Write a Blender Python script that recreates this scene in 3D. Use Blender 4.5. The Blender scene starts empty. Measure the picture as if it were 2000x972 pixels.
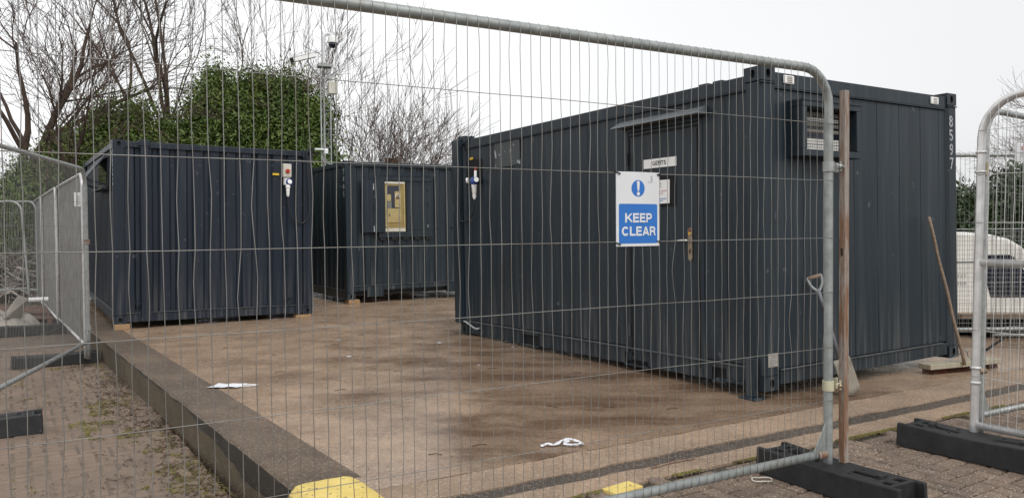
import bpy, bmesh, math, random
import numpy as np
from mathutils import Vector, Matrix, noise as mnoise
R = math.radians
rnd = random.Random(7)
scene = bpy.context.scene
COL = scene.collection

# ---------------------------------------------------------------- camera
cam_d = bpy.data.cameras.new("camera")
cam = bpy.data.objects.new("camera", cam_d); COL.objects.link(cam)
cam_d.sensor_width = 36.0
cam_d.lens = 36.0 * 1534.5 / 2000.0
cam_d.clip_start = 0.05; cam_d.clip_end = 2000
PITCH, ROLL, CH = .0251, .0081, 1.315
cam.matrix_world = (Matrix.Translation((0, 0, CH)) @ Matrix.Rotation(R(90) - PITCH, 4, 'X')
                    @ Matrix.Rotation(-ROLL, 4, 'Z'))
scene.camera = cam
scene.render.resolution_x = 1024; scene.render.resolution_y = 497

# ---------------------------------------------------------------- overcast sky
SUN_EL, SUN_ROT = R(48), R(150)
world = bpy.data.worlds.new("World"); scene.world = world; world.use_nodes = True
wn, wl = world.node_tree.nodes, world.node_tree.links
wn.clear()
wo = wn.new('ShaderNodeOutputWorld'); add = wn.new('ShaderNodeAddShader')
b1 = wn.new('ShaderNodeBackground'); b2 = wn.new('ShaderNodeBackground')
sky = wn.new('ShaderNodeTexSky'); sky.sky_type = 'NISHITA'; sky.sun_disc = False
sky.sun_elevation = SUN_EL; sky.sun_rotation = SUN_ROT; sky.air_density = 1.0; sky.dust_density = 4.0
hs = wn.new('ShaderNodeHueSaturation'); hs.inputs['Saturation'].default_value = 0.10
wl.new(sky.outputs[0], hs.inputs['Color']); wl.new(hs.outputs[0], b1.inputs[0]); b1.inputs[1].default_value = 0.05
tc = wn.new('ShaderNodeTexCoord'); wmap = wn.new('ShaderNodeMapping'); wmap.inputs['Scale'].default_value = (1, 1, 2.2)
wnz = wn.new('ShaderNodeTexNoise'); wnz.inputs['Scale'].default_value = 1.3; wnz.inputs['Detail'].default_value = 3
wr = wn.new('ShaderNodeValToRGB')
wr.color_ramp.elements[0].position = .3; wr.color_ramp.elements[0].color = (.77, .78, .795, 1)
wr.color_ramp.elements[1].position = .7; wr.color_ramp.elements[1].color = (.82, .825, .83, 1)
wl.new(tc.outputs['Generated'], wmap.inputs[0]); wl.new(wmap.outputs[0], wnz.inputs['Vector'])
wsp = wn.new('ShaderNodeSeparateXYZ'); wl.new(tc.outputs['Generated'], wsp.inputs[0])
wgr = wn.new('ShaderNodeMapRange'); wgr.interpolation_type = 'SMOOTHSTEP'
for _i, _v in zip((1, 2, 3, 4), (-.9, .75, 1.20, .88)): wgr.inputs[_i].default_value = _v     # cloud is thinner to the left
wl.new(wsp.outputs['X'], wgr.inputs[0])
wl.new(wnz.outputs['Fac'], wr.inputs[0]); wl.new(wr.outputs[0], b2.inputs[0]); wl.new(wgr.outputs[0], b2.inputs[1])
wl.new(b1.outputs[0], add.inputs[0]); wl.new(b2.outputs[0], add.inputs[1]); wl.new(add.outputs[0], wo.inputs[0])

sun_d = bpy.data.lights.new("sun", 'SUN'); sun_d.energy = 1.25; sun_d.angle = R(25); sun_d.color = (1, .965, .92)
sun = bpy.data.objects.new("sun", sun_d); COL.objects.link(sun)
# sky sun_rotation is measured clockwise from +Y: direction to the sun
sd = Vector((math.sin(SUN_ROT) * math.cos(SUN_EL), math.cos(SUN_ROT) * math.cos(SUN_EL), math.sin(SUN_EL)))
sun.rotation_euler = sd.to_track_quat('Z', 'Y').to_euler()
sun.location = (0, 0, 30)
scene.view_settings.view_transform = 'Standard'; scene.view_settings.look = 'None'
scene.view_settings.exposure = 0.0; scene.view_settings.gamma = 1.0

# ---------------------------------------------------------------- helpers
TH = .5705
U = Vector((math.cos(TH), math.sin(TH), 0)); V = Vector((-math.sin(TH), math.cos(TH), 0))
def st(s, t, z=0): return U * s + V * t + Vector((0, 0, z))
SL = -.07           # slab level
LG = -.35           # level of the lower pavement on the left

def tag(o, label=None, cat=None, group=None, kind=None):
    if label: o['label'] = label
    if cat: o['category'] = cat
    if group: o['group'] = group
    if kind: o['kind'] = kind
    return o
def empty(name, loc=(0, 0, 0), rot=(0, 0, 0), label=None, cat=None, group=None):
    o = bpy.data.objects.new(name, None); COL.objects.link(o)
    o.empty_display_size = .1
    o.location = loc; o.rotation_euler = rot
    return tag(o, label, cat, group)
def copy_tree(o, parent=None):
    c = o.copy(); COL.objects.link(c); c.parent = parent
    for ch in list(o.children): copy_tree(ch, c)
    return c

class MB:
    def __init__(s): s.v = []; s.f = []; s.m = []
    def add(s, vs, fs, mi=0):
        n = len(s.v); s.v += [tuple(p) for p in vs]; s.f += [tuple(i + n for i in f) for f in fs]; s.m += [mi] * len(fs)
        return s
    def box(s, x0, x1, y0, y1, z0, z1, mi=0, M=None):
        vs = [Vector(p) for p in ((x0, y0, z0), (x1, y0, z0), (x1, y1, z0), (x0, y1, z0), (x0, y0, z1), (x1, y0, z1), (x1, y1, z1), (x0, y1, z1))]
        if M is not None: vs = [M @ p for p in vs]
        return s.add(vs, [(0, 3, 2, 1), (4, 5, 6, 7), (0, 1, 5, 4), (1, 2, 6, 5), (2, 3, 7, 6), (3, 0, 4, 7)], mi)
    def tube(s, pts, r, n=8, mi=0, cap=True, r2=None):
        pts = [Vector(p) for p in pts]; m = len(pts)
        T = []
        for i in range(m):
            a = pts[max(i - 1, 0)]; b = pts[min(i + 1, m - 1)]; t = (b - a)
            T.append(t.normalized() if t.length > 1e-9 else Vector((0, 0, 1)))
        up = Vector((0, 0, 1)) if abs(T[0].z) < .9 else Vector((1, 0, 0))
        N = T[0].cross(up).normalized(); vs = []
        for i in range(m):
            N = (N - T[i] * N.dot(T[i]))
            N = N.normalized() if N.length > 1e-6 else T[i].orthogonal().normalized()
            B = T[i].cross(N); rr = r if r2 is None else r + (r2 - r) * i / (m - 1)
            for k in range(n):
                a = 2 * math.pi * k / n
                vs.append(pts[i] + (N * math.cos(a) + B * math.sin(a)) * rr)
        fs = [(i * n + k, i * n + (k + 1) % n, (i + 1) * n + (k + 1) % n, (i + 1) * n + k) for i in range(m - 1) for k in range(n)]
        if cap: fs += [tuple(range(n - 1, -1, -1)), tuple(range((m - 1) * n, m * n))]
        return s.add(vs, fs, mi)
    def prism(s, poly, y0, y1, mi=0, axis='y'):
        """extrude polygon (a,b) along an axis; polygon counter-clockwise in its own plane"""
        n = len(poly)
        def P(a, b, c):
            return {'y': (a, c, b), 'x': (c, a, b), 'z': (a, b, c)}[axis]
        vs = [P(a, b, y0) for a, b in poly] + [P(a, b, y1) for a, b in poly]
        fs = [(i, (i + 1) % n, (i + 1) % n + n, i + n) for i in range(n)] + [tuple(range(n - 1, -1, -1)), tuple(range(n, 2 * n))]
        return s.add(vs, fs, mi)
    def lathe(s, prof, n=16, origin=(0, 0, 0), axis=(0, 0, 1), mi=0):
        ax = Vector(axis).normalized(); A = ax.orthogonal().normalized(); B = ax.cross(A); o = Vector(origin); vs = []
        for r, h in prof:
            for k in range(n):
                a = 2 * math.pi * k / n; vs.append(o + ax * h + (A * math.cos(a) + B * math.sin(a)) * r)
        m = len(prof)
        fs = [(i * n + k, i * n + (k + 1) % n, (i + 1) * n + (k + 1) % n, (i + 1) * n + k) for i in range(m - 1) for k in range(n)]
        fs += [tuple(range(n - 1, -1, -1)), tuple(range((m - 1) * n, m * n))]
        return s.add(vs, fs, mi)
    def mesh(s, name, mats, smooth=False, fix=True):
        me = bpy.data.meshes.new(name); me.from_pydata(s.v, [], s.f)
        for m in (mats if isinstance(mats, (list, tuple)) else [mats]): me.materials.append(m)
        if max(s.m or [0]) > 0: me.polygons.foreach_set('material_index', s.m)
        if fix:
            bm = bmesh.new(); bm.from_mesh(me); bmesh.ops.recalc_face_normals(bm, faces=bm.faces); bm.to_mesh(me); bm.free()
        if smooth: me.polygons.foreach_set('use_smooth', [True] * len(me.polygons))
        me.update(); return me
    def build(s, name, mats, parent=None, smooth=False, bevel=0, loc=None, rot=None, seg=2, fix=True, autosmooth=False):
        me = s.mesh(name, mats, smooth or autosmooth, fix)
        o = bpy.data.objects.new(name, me); COL.objects.link(o)
        if autosmooth:
            try: me.set_sharp_from_angle(angle=R(40))
            except Exception: pass
        o.parent = parent
        if loc is not None: o.location = loc
        if rot is not None: o.rotation_euler = rot
        if bevel:
            b = o.modifiers.new('bevel', 'BEVEL'); b.width = bevel; b.segments = seg; b.limit_method = 'ANGLE'
        return o

def link_mesh(name, me, parent=None, loc=None, rot=None):
    o = bpy.data.objects.new(name, me); COL.objects.link(o); o.parent = parent
    if loc is not None: o.location = loc
    if rot is not None: o.rotation_euler = rot
    return o

# ---------------------------------------------------------------- materials
def mat(name, c1, c2=None, rough=.6, metal=0.0, scale=8.0, detail=6, lo=.35, hi=.65, bump=0.0, bscale=None,
        c3=None, s3=1.0, lo3=.5, hi3=.7, stretch=(1, 1, 1), rvar=0.0, coat=0.0, world_pos=False, spec=.5, rnd_obj=0.0, bdist=.01):
    m = bpy.data.materials.new(name); m.use_nodes = True
    nt = m.node_tree; N, L = nt.nodes, nt.links; N.clear()
    out = N.new('ShaderNodeOutputMaterial'); bs = N.new('ShaderNodeBsdfPrincipled'); L.new(bs.outputs[0], out.inputs[0])
    bs.inputs['Roughness'].default_value = rough; bs.inputs['Metallic'].default_value = metal
    bs.inputs['Specular IOR Level'].default_value = spec
    if coat: bs.inputs['Coat Weight'].default_value = coat; bs.inputs['Coat Roughness'].default_value = .2
    if world_pos: g = N.new('ShaderNodeNewGeometry'); src = g.outputs['Position']
    else: g = N.new('ShaderNodeTexCoord'); src = g.outputs['Object']
    mp = N.new('ShaderNodeMapping'); mp.inputs['Scale'].default_value = stretch; L.new(src, mp.inputs[0])
    def nz(sc, det=6, vec=None, rg=.6):
        n = N.new('ShaderNodeTexNoise'); n.inputs['Scale'].default_value = sc; n.inputs['Detail'].default_value = det
        n.inputs['Roughness'].default_value = rg
        L.new(vec or mp.outputs[0], n.inputs['Vector']); return n
    def ramp(a, b, f):
        r = N.new('ShaderNodeMapRange'); r.inputs[1].default_value = a; r.inputs[2].default_value = b; L.new(f, r.inputs[0]); return r.outputs[0]
    c2 = c2 or tuple(x * .75 for x in c1)
    n1 = nz(scale, detail); f1 = ramp(lo, hi, n1.outputs['Fac'])
    mx = N.new('ShaderNodeMix'); mx.data_type = 'RGBA'; L.new(f1, mx.inputs[0])
    mx.inputs[6].default_value = (*c1, 1); mx.inputs[7].default_value = (*c2, 1); col = mx.outputs[2]
    if c3:
        n3 = nz(s3, 7); f3 = ramp(lo3, hi3, n3.outputs['Fac']); m3 = N.new('ShaderNodeMix'); m3.data_type = 'RGBA'
        L.new(f3, m3.inputs[0]); L.new(col, m3.inputs[6]); m3.inputs[7].default_value = (*c3, 1); col = m3.outputs[2]
    if rnd_obj:
        oi = N.new('ShaderNodeObjectInfo'); rr = N.new('ShaderNodeMapRange'); rr.inputs[3].default_value = 1 - rnd_obj; rr.inputs[4].default_value = 1 + rnd_obj
        L.new(oi.outputs['Random'], rr.inputs[0]); vm = N.new('ShaderNodeVectorMath'); vm.operation = 'SCALE'
        L.new(col, vm.inputs[0]); L.new(rr.outputs[0], vm.inputs['Scale']); col = vm.outputs[0]
    L.new(col, bs.inputs['Base Color'])
    if rvar:
        rv = N.new('ShaderNodeMapRange'); rv.inputs[3].default_value = max(rough - rvar, .03); rv.inputs[4].default_value = min(rough + rvar, 1)
        L.new(n1.outputs['Fac'], rv.inputs[0]); L.new(rv.outputs[0], bs.inputs['Roughness'])
    if bump:
        nb = nz(bscale or scale * 4, 8); bp = N.new('ShaderNodeBump'); bp.inputs['Strength'].default_value = bump; bp.inputs['Distance'].default_value = bdist
        L.new(nb.outputs['Fac'], bp.inputs['Height']); L.new(bp.outputs[0], bs.inputs['Normal'])
    m['nodes_hint'] = 1
    return m

def container_paint(name, base, dust, rough=.42):
    """dark gloss paint with vertical rain streaks and dust thrown up round the foot"""
    m = mat(name, base, tuple(x * .82 for x in base), rough=rough, spec=.30, scale=1.2, stretch=(2.5, 2.5, .5), bump=.12, bscale=2.2, rvar=.08, bdist=.02)
    nt = m.node_tree; N, L = nt.nodes, nt.links
    bs = next(n for n in N if n.type == 'BSDF_PRINCIPLED'); col = bs.inputs['Base Color'].links[0].from_socket
    tc = N.new('ShaderNodeTexCoord'); mp = N.new('ShaderNodeMapping'); mp.inputs['Scale'].default_value = (14, 14, .55)
    L.new(tc.outputs['Object'], mp.inputs[0])
    n = N.new('ShaderNodeTexNoise'); n.inputs['Scale'].default_value = 1.4; n.inputs['Detail'].default_value = 7; L.new(mp.outputs[0], n.inputs['Vector'])
    r = N.new('ShaderNodeMapRange'); r.inputs[1].default_value = .47; r.inputs[2].default_value = .76; L.new(n.outputs['Fac'], r.inputs[0])
    sp = N.new('ShaderNodeSeparateXYZ'); L.new(tc.outputs['Object'], sp.inputs[0])
    zr = N.new('ShaderNodeMapRange'); zr.inputs[1].default_value = 0.0; zr.inputs[2].default_value = .75; zr.inputs[3].default_value = .75; zr.inputs[4].default_value = .16
    L.new(sp.outputs['Z'], zr.inputs[0])
    mu = N.new('ShaderNodeMath'); mu.operation = 'MULTIPLY'; L.new(r.outputs[0], mu.inputs[0]); L.new(zr.outputs[0], mu.inputs[1])
    n2 = N.new('ShaderNodeTexNoise'); n2.inputs['Scale'].default_value = 9; n2.inputs['Detail'].default_value = 3; L.new(tc.outputs['Object'], n2.inputs['Vector'])
    r2 = N.new('ShaderNodeMapRange'); r2.inputs[1].default_value = .69; r2.inputs[2].default_value = .74; r2.inputs[4].default_value = .5; L.new(n2.outputs['Fac'], r2.inputs[0])
    mxx = N.new('ShaderNodeMath'); mxx.operation = 'MAXIMUM'; L.new(mu.outputs[0], mxx.inputs[0]); L.new(r2.outputs[0], mxx.inputs[1])
    mix = N.new('ShaderNodeMix'); mix.data_type = 'RGBA'; L.new(mxx.outputs[0], mix.inputs[0]); L.new(col, mix.inputs[6]); mix.inputs[7].default_value = (*dust, 1)
    L.new(mix.outputs[2], bs.inputs['Base Color'])
    return m

M = {}
M['navy'] = container_paint('navy_paint', (.0140, .0215, .0340), (.12, .12, .12))
M['anthracite'] = container_paint('anthracite_paint', (.0160, .0260, .0350), (.13, .135, .135))
M['lit_dusty_lip'] = mat('dust_and_lit_line', (.10, .108, .112), (.05, .055, .06), rough=.7, scale=7)  # dust on the lips, lightened to paint in the lit line of the rail
M['dark'] = mat('dark_void', (.008, .008, .009), rough=.8)  # near-black colour, also painted in for the shade inside holes and slots
M['galv'] = mat('galvanised_steel', (.40, .415, .41), (.28, .295, .29), rough=.48, metal=.4, scale=30, bump=.1, bscale=60, c3=(.20, .19, .165), s3=6, lo3=.55, hi3=.8, rvar=.12, bdist=.002)
M['galv_old'] = mat('weathered_galvanised_steel', (.36, .385, .375), (.25, .27, .265), rough=.45, metal=.35, scale=18, bump=.15, bscale=60, c3=(.22, .19, .15), s3=5, lo3=.58, hi3=.8, bdist=.002)
M['wire'] = mat('galvanised_wire', (.33, .325, .31), (.22, .215, .20), rough=.5, metal=.6, scale=5, c3=(.20, .16, .12), s3=3, lo3=.55, hi3=.75)
M['wire_far'] = mat('dull_wire', (.27, .275, .27), (.2, .2, .195), rough=.55, metal=.45, scale=5)
M['alu'] = mat('bright_galvanised_tube', (.74, .73, .72), (.58, .575, .57), rough=.3, metal=.5, scale=12, bump=.06, bscale=40, c3=(.4, .39, .37), s3=3, lo3=.5, hi3=.8, bdist=.002)
M['rust'] = mat('rusty_steel', (.215, .115, .065), (.30, .265, .235), rough=.85, scale=4, stretch=(9, 9, .8), lo=.44, hi=.56, c3=(.15, .085, .055), s3=22, lo3=.5, hi3=.7, bump=.4, bscale=90, bdist=.003)
M['rustspot'] = mat('rust_patch', (.15, .055, .028), (.30, .25, .20), rough=.9, scale=40, bump=.3)
M['rubber'] = mat('black_recycled_rubber', (.013, .0135, .0145), (.024, .024, .025), rough=.6, spec=.4, scale=14, c3=(.12, .11, .10), s3=38, lo3=.66, hi3=.74, bump=.35, bscale=70, rvar=.1, bdist=.004)
M['white'] = mat('white_plastic', (.86, .86, .85), (.80, .80, .79), rough=.4, scale=5)
M['vanwhite'] = mat('white_vehicle_paint', (.74, .73, .69), (.62, .61, .57), rough=.3, scale=2, coat=.4, c3=(.42, .40, .36), s3=3, lo3=.6, hi3=.85)
M['sign_white'] = mat('sign_white', (.70, .71, .73), (.64, .65, .66), rough=.35, scale=4)
M['blue'] = mat('sign_blue', (.022, .16, .52), (.02, .145, .48), rough=.35, scale=3)
M['plugblue'] = mat('plug_blue', (.02, .06, .26), rough=.4)
M['black'] = mat('black_plastic', (.008, .008, .009), rough=.6, spec=.25)
M['red'] = mat('red_plastic', (.45, .05, .02), rough=.4)
M['yellow'] = mat('yellow_label', (.75, .5, .03), rough=.5)
M['greyprint'] = mat('faded_white_paint', (.42, .44, .45), (.16, .17, .18), rough=.6, scale=45, lo=.45, hi=.6)
M['chrome'] = mat('brushed_metal', (.6, .58, .55), rough=.28, metal=.95)
M['brass'] = mat('worn_brass_plate', (.34, .27, .19), (.2, .15, .1), rough=.4, metal=.7, scale=20)
M['ochre'] = mat('ochre_card', (.31, .235, .085), (.24, .175, .06), rough=.7, scale=9)
M['ochre2'] = mat('pale_card', (.42, .335, .155), (.34, .265, .11), rough=.7, scale=9)
M['cream'] = mat('cream_upvc', (.62, .60, .52), rough=.4)
M['glass'] = mat('dark_glass', (.012, .016, .03), rough=.08, spec=.6)
M['blind'] = mat('white_blind', (.85, .84, .80), (.75, .74, .70), rough=.5, scale=6)
M['wood'] = mat('weathered_timber', (.27, .195, .135), (.18, .135, .10), rough=.8, scale=4, stretch=(1, 1, 12), bump=.3, bscale=20)
M['woodnew'] = mat('pale_pine_block', (.40, .25, .13), (.27, .17, .09), rough=.8, scale=6, stretch=(2, 2, 10))
M['broomwood'] = mat('grey_broom_timber', (.40, .36, .27), (.30, .27, .20), rough=.8, scale=7, stretch=(8, 1, 1), bump=.2)
M['cable'] = mat('black_cable', (.015, .016, .018), rough=.5)
M['bark'] = mat('brown_bark', (.075, .048, .033), (.042, .030, .024), rough=.95, scale=6, stretch=(3, 3, .6), bump=.5, bscale=12, bdist=.03)
M['bark_grey'] = mat('grey_bark', (.14, .115, .09), (.075, .06, .048), rough=.95, scale=5, stretch=(3, 3, .6), bump=.5, bscale=12, bdist=.03)
M['twig'] = mat('reddish_twig', (.105, .066, .048), (.055, .037, .03), rough=.9, scale=.8)
M['leaf'] = mat('laurel_leaf', (.058, .098, .020), (.105, .16, .030), rough=.5, spec=.35, scale=1.5, c3=(.17, .185, .05), s3=3.2, lo3=.52, hi3=.70, world_pos=True)
M['leaf_dark'] = mat('dark_evergreen_leaf', (.020, .040, .012), (.034, .062, .016), rough=.45, scale=1.2, c3=(.055, .075, .02), s3=4, lo3=.58, hi3=.75, world_pos=True)
M['brick'] = mat('block_paver', (.19, .135, .10), (.125, .095, .073), rough=.85, scale=9, lo=.3, hi=.7, c3=(.42, .34, .27), s3=80, lo3=.57, hi3=.63, bump=.7, bscale=130, world_pos=True, rnd_obj=.16, bdist=.006)
M['moss'] = mat('moss', (.15, .135, .028), (.075, .058, .022), rough=.95, scale=9, bump=.5)
M['soil'] = mat('dark_silt', (.055, .042, .032), (.095, .075, .055), rough=.95, scale=7, bump=.8, bscale=40)
M['litter'] = mat('dead_leaf', (.09, .055, .03), (.045, .03, .02), rough=.9, scale=3, world_pos=True)
M['tarp'] = mat('grey_dust_sheet', (.36, .33, .29), (.24, .22, .19), rough=.7, scale=3, bump=.3)
M['paper'] = mat('litter_paper', (.75, .75, .76), (.6, .62, .68), rough=.6, scale=6)
M['redbrick'] = mat('distant_brick', (.27, .17, .12), (.20, .13, .095), rough=.9, scale=2)
M['slate'] = mat('distant_slate', (.20, .205, .205), (.15, .16, .15), rough=.8, scale=1.5)
M['brown'] = mat('red_brown_timber', (.16, .085, .06), (.11, .065, .05), rough=.9, scale=3, stretch=(1, 1, 5))
M['yellowpaint'] = mat('flaking_yellow_paint', (.74, .58, .19), (.66, .50, .14), rough=.75, scale=6, c3=(.20, .15, .08), s3=30, lo3=.60, hi3=.66, bump=.9, bscale=35, bdist=.01)

def ground_mat(name, base, alt, speck, wet_reflection=None, wetc=(0, 0), wetr=(1, 1), joints=False, rough=.75, speck_amt=.66, bump=.55, bands=None):
    """aggregate concrete; optional damp stain and painted dark reflection with own centre and size (world metres)"""
    m = bpy.data.materials.new(name); m.use_nodes = True; nt = m.node_tree; N, L = nt.nodes, nt.links; N.clear()
    out = N.new('ShaderNodeOutputMaterial'); bs = N.new('ShaderNodeBsdfPrincipled'); L.new(bs.outputs[0], out.inputs[0])
    g = N.new('ShaderNodeNewGeometry')
    def nz(sc, det=6, rg=.6, vec=None):
        n = N.new('ShaderNodeTexNoise'); n.inputs['Scale'].default_value = sc; n.inputs['Detail'].default_value = det; n.inputs['Roughness'].default_value = rg
        L.new(vec or g.outputs['Position'], n.inputs['Vector']); return n.outputs['Fac']
    def mr(f, a, b, c=0, d=1):
        r = N.new('ShaderNodeMapRange'); r.interpolation_type = 'SMOOTHSTEP'
        for i, v in zip((1, 2, 3, 4), (a, b, c, d)): r.inputs[i].default_value = v
        L.new(f, r.inputs[0]); return r.outputs[0]
    def mix(f, a, b):
        x = N.new('ShaderNodeMix'); x.data_type = 'RGBA'
        if isinstance(f, float): x.inputs[0].default_value = f
        else: L.new(f, x.inputs[0])
        for i, c in ((6, a), (7, b)):
            if isinstance(c, tuple): x.inputs[i].default_value = (*c, 1)
            else: L.new(c, x.inputs[i])
        return x.outputs[2]
    def math_(op, a, b):
        x = N.new('ShaderNodeMath'); x.operation = op
        for i, c in ((0, a), (1, b)):
            if isinstance(c, (int, float)): x.inputs[i].default_value = c
            else: L.new(c, x.inputs[i])
        return x.outputs[0]
    col = mix(mr(nz(.9, 5), .35, .65), base, alt)
    col = mix(mr(nz(3.6, 9, .72), .40, .66, 0, .6), col, tuple(x * .60 for x in base))
    col = mix(mr(nz(17, 8, .75), .45, .62, 0, .26), col, tuple(x * .55 for x in base))
    vo = N.new('ShaderNodeTexVoronoi'); vo.inputs['Scale'].default_value = 95; L.new(g.outputs['Position'], vo.inputs['Vector'])
    sx = N.new('ShaderNodeSeparateColor'); L.new(vo.outputs['Color'], sx.inputs[0])
    col = mix(mr(sx.outputs[0], speck_amt, 1.0, 0, .6), col, speck)
    col = mix(mr(sx.outputs[1], speck_amt, 1.0, 0, .5), col, tuple(x * .45 for x in base))
    roughv = mr(nz(2.0, 5), .3, .7, rough - .12, rough + .1)
    if wet_reflection:
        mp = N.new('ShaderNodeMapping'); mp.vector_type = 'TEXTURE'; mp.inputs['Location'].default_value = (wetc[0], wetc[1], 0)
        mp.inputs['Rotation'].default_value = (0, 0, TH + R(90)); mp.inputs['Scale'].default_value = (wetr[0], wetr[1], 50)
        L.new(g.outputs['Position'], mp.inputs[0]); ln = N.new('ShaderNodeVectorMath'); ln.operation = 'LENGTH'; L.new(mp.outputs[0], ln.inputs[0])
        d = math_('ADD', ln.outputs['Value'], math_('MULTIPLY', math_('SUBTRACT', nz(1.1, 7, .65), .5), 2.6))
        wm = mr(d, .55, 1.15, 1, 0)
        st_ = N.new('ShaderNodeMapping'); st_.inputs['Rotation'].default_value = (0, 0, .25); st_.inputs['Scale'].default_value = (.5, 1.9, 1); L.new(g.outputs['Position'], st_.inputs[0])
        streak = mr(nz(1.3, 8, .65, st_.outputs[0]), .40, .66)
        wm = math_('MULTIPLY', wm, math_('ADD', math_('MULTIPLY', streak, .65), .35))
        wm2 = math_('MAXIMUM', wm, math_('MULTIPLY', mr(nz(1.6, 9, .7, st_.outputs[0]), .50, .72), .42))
        col = mix(math_('MULTIPLY', wm2, .86), col, wet_reflection)
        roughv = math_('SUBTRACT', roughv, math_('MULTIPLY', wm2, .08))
    L.new(col, bs.inputs['Base Color']); L.new(roughv, bs.inputs['Roughness'])
    h = math_('ADD', math_('MULTIPLY', nz(60, 6, .7), .5), math_('MULTIPLY', vo.outputs['Distance'], .6))
    bp = N.new('ShaderNodeBump'); bp.inputs['Strength'].default_value = bump; bp.inputs['Distance'].default_value = .006; L.new(h, bp.inputs['Height'])
    L.new(bp.outputs[0], bs.inputs['Normal'])
    return m
M['slab'] = ground_mat('exposed_aggregate_concrete', (.385, .270, .185), (.295, .207, .145), (.56, .42, .30), wet_reflection=(.095, .052, .027), wetc=(1.3, 6.6), wetr=(4.9, 2.4), rough=.29, speck_amt=.64, bump=.22)  # brown patch is damp and also paints in the cabin's dark reflection
M['strip'] = ground_mat('tan_concrete_strip', (.335, .235, .16), (.27, .195, .138), (.5, .41, .32), rough=.8, speck_amt=.75)
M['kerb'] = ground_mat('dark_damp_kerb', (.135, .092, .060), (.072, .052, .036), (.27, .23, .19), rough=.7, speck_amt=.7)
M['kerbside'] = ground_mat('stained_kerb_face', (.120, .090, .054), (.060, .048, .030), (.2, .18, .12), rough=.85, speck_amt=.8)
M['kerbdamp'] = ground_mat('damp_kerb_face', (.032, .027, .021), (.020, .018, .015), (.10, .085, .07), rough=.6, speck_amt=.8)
M['soilbase'] = ground_mat('dark_joint_silt', (.035, .028, .02), (.05, .042, .022), (.15, .12, .09), rough=.9)
M['channel'] = ground_mat('silted_channel', (.085, .066, .05), (.055, .043, .034), (.25, .2, .16), rough=.85)
M['dirt'] = ground_mat('silty_ground', (.17, .125, .092), (.11, .082, .062), (.32, .26, .2), rough=.88, speck_amt=.8)
M['farground'] = ground_mat('yard_ground', (.20, .16, .125), (.13, .105, .08), (.3, .25, .2), rough=.9)
M['leftbrick'] = mat('silted_block_paver', (.215, .155, .115), (.145, .106, .08), rough=.85, scale=3.0, lo=.3, hi=.7, c3=(.085, .062, .045), s3=1.6, lo3=.55, hi3=.72, bump=.5, bscale=110, world_pos=True, bdist=.004)

# ---------------------------------------------------------------- the ground
def lerp(a, b, f): return a + (b - a) * max(0.0, min(1.0, f))
def hg(s, t):
    if s < 1.15 and t > 3.1: return LG
    if t <= 3.35:
        return lerp(LG, SL - .002, (s - 1.0) / 1.5)
    return -.55
def sheet(name, S, T, hf, m, dz=0):
    mb = MB(); n = len(T)
    vs = [st(s, t, hf(s, t) + dz) for s in S for t in T]
    fs = [(i * n + j, (i + 1) * n + j, (i + 1) * n + j + 1, i * n + j + 1) for i in range(len(S) - 1) for j in range(n - 1)]
    mb.add(vs, fs); return mb.build(name, m, fix=False)
Sg = [-600, -200, -80, -30, -12, -6, -3, -1, 0, .5, .9, 1.12, 1.22, 1.4, 1.6, 1.8, 2.0, 2.2, 2.4, 2.6, 3, 4, 6, 8, 12, 16, 30, 80, 200, 600]
Tg = [-600, -100, -20, -5, 0, 1, 2, 2.6, 2.9, 3.0, 3.12, 3.34, 3.42, 3.8, 4.5, 6, 9, 12, 16, 22, 30, 60, 150, 600]
pavement = sheet('ground', Sg, Tg, lambda s, t: hg(s, t) + (.0125 if (s < 1.15 and t > 3.1) else 0), M['dirt'], -.016); tag(pavement, kind='structure')
pavement.data.materials.append(M['soilbase'])
for p_ in pavement.data.polygons:
    c_ = p_.center; s_, t_ = c_.dot(U), c_.dot(V)
    if s_ > 1.3 and t_ < 3.5: p_.material_index = 1

K = 1.015
def jt(s): return (3.80 - .030 * (s - 3)) * K
def ct(s): return (3.50 - .040 * (s - 3)) * K
def cb(s): return (3.36 - .044 * (s - 3)) * K
def bt(s): return (3.17 - .050 * (s - 3)) * K
def ko(t): return 1.262 - .036 * (t - 4.2)      # outer kerb line s(t)
def ki(t): return 1.650 - .037 * (t - 4.2)      # inner kerb line
def wob(x, k, a): return a * (mnoise.noise(Vector((x * k, k * 3.1, .7))) + .6 * mnoise.noise(Vector((x * k * 3.3, k, 4.7))) + .4 * mnoise.noise(Vector((x * k * 9, k, 8.7))))

# slab: one thick sheet
def strip_slab(name, lo, hi, s0, s1, z, m, n=420, depth=.5, rag=0.0, z2=None):
    mb = MB(); vs = []; 
    for i in range(n + 1):
        s = s0 + (s1 - s0) * i / n
        a, b = lo(s) + wob(s, 3.7, rag), hi(s) + wob(s + 9, 4.3, rag)
        vs += [st(s, a, z - depth), st(s, a, z), st(s, b, z if z2 is None else z2), st(s, b, z - depth)]
    fs = []
    for i in range(n):
        o = i * 4
        for k in range(3): fs.append((o + k, o + k + 1, o + 4 + k + 1, o + 4 + k))
    fs += [(0, 3, 2, 1), (n * 4, n * 4 + 1, n * 4 + 2, n * 4 + 3)]
    mb.add(vs, fs); return tag(mb.build(name, m), kind='structure')
mb = MB()
Tn = [jt(3) + .006] + [4.3, 5, 6, 7, 8, 10, 12, 14, 16, 18, 20, 23]
Sn = [None, 2.5, 3.5, 5, 7, 9, 12, 16]
vs = []
for t in Tn:
    for s in Sn:
        ss = ki(t) - .05 if s is None else s
        tt = jt(ss) + .008 if t == Tn[0] else t
        vs.append(st(ss, tt, SL))
n = len(Sn)
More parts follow.
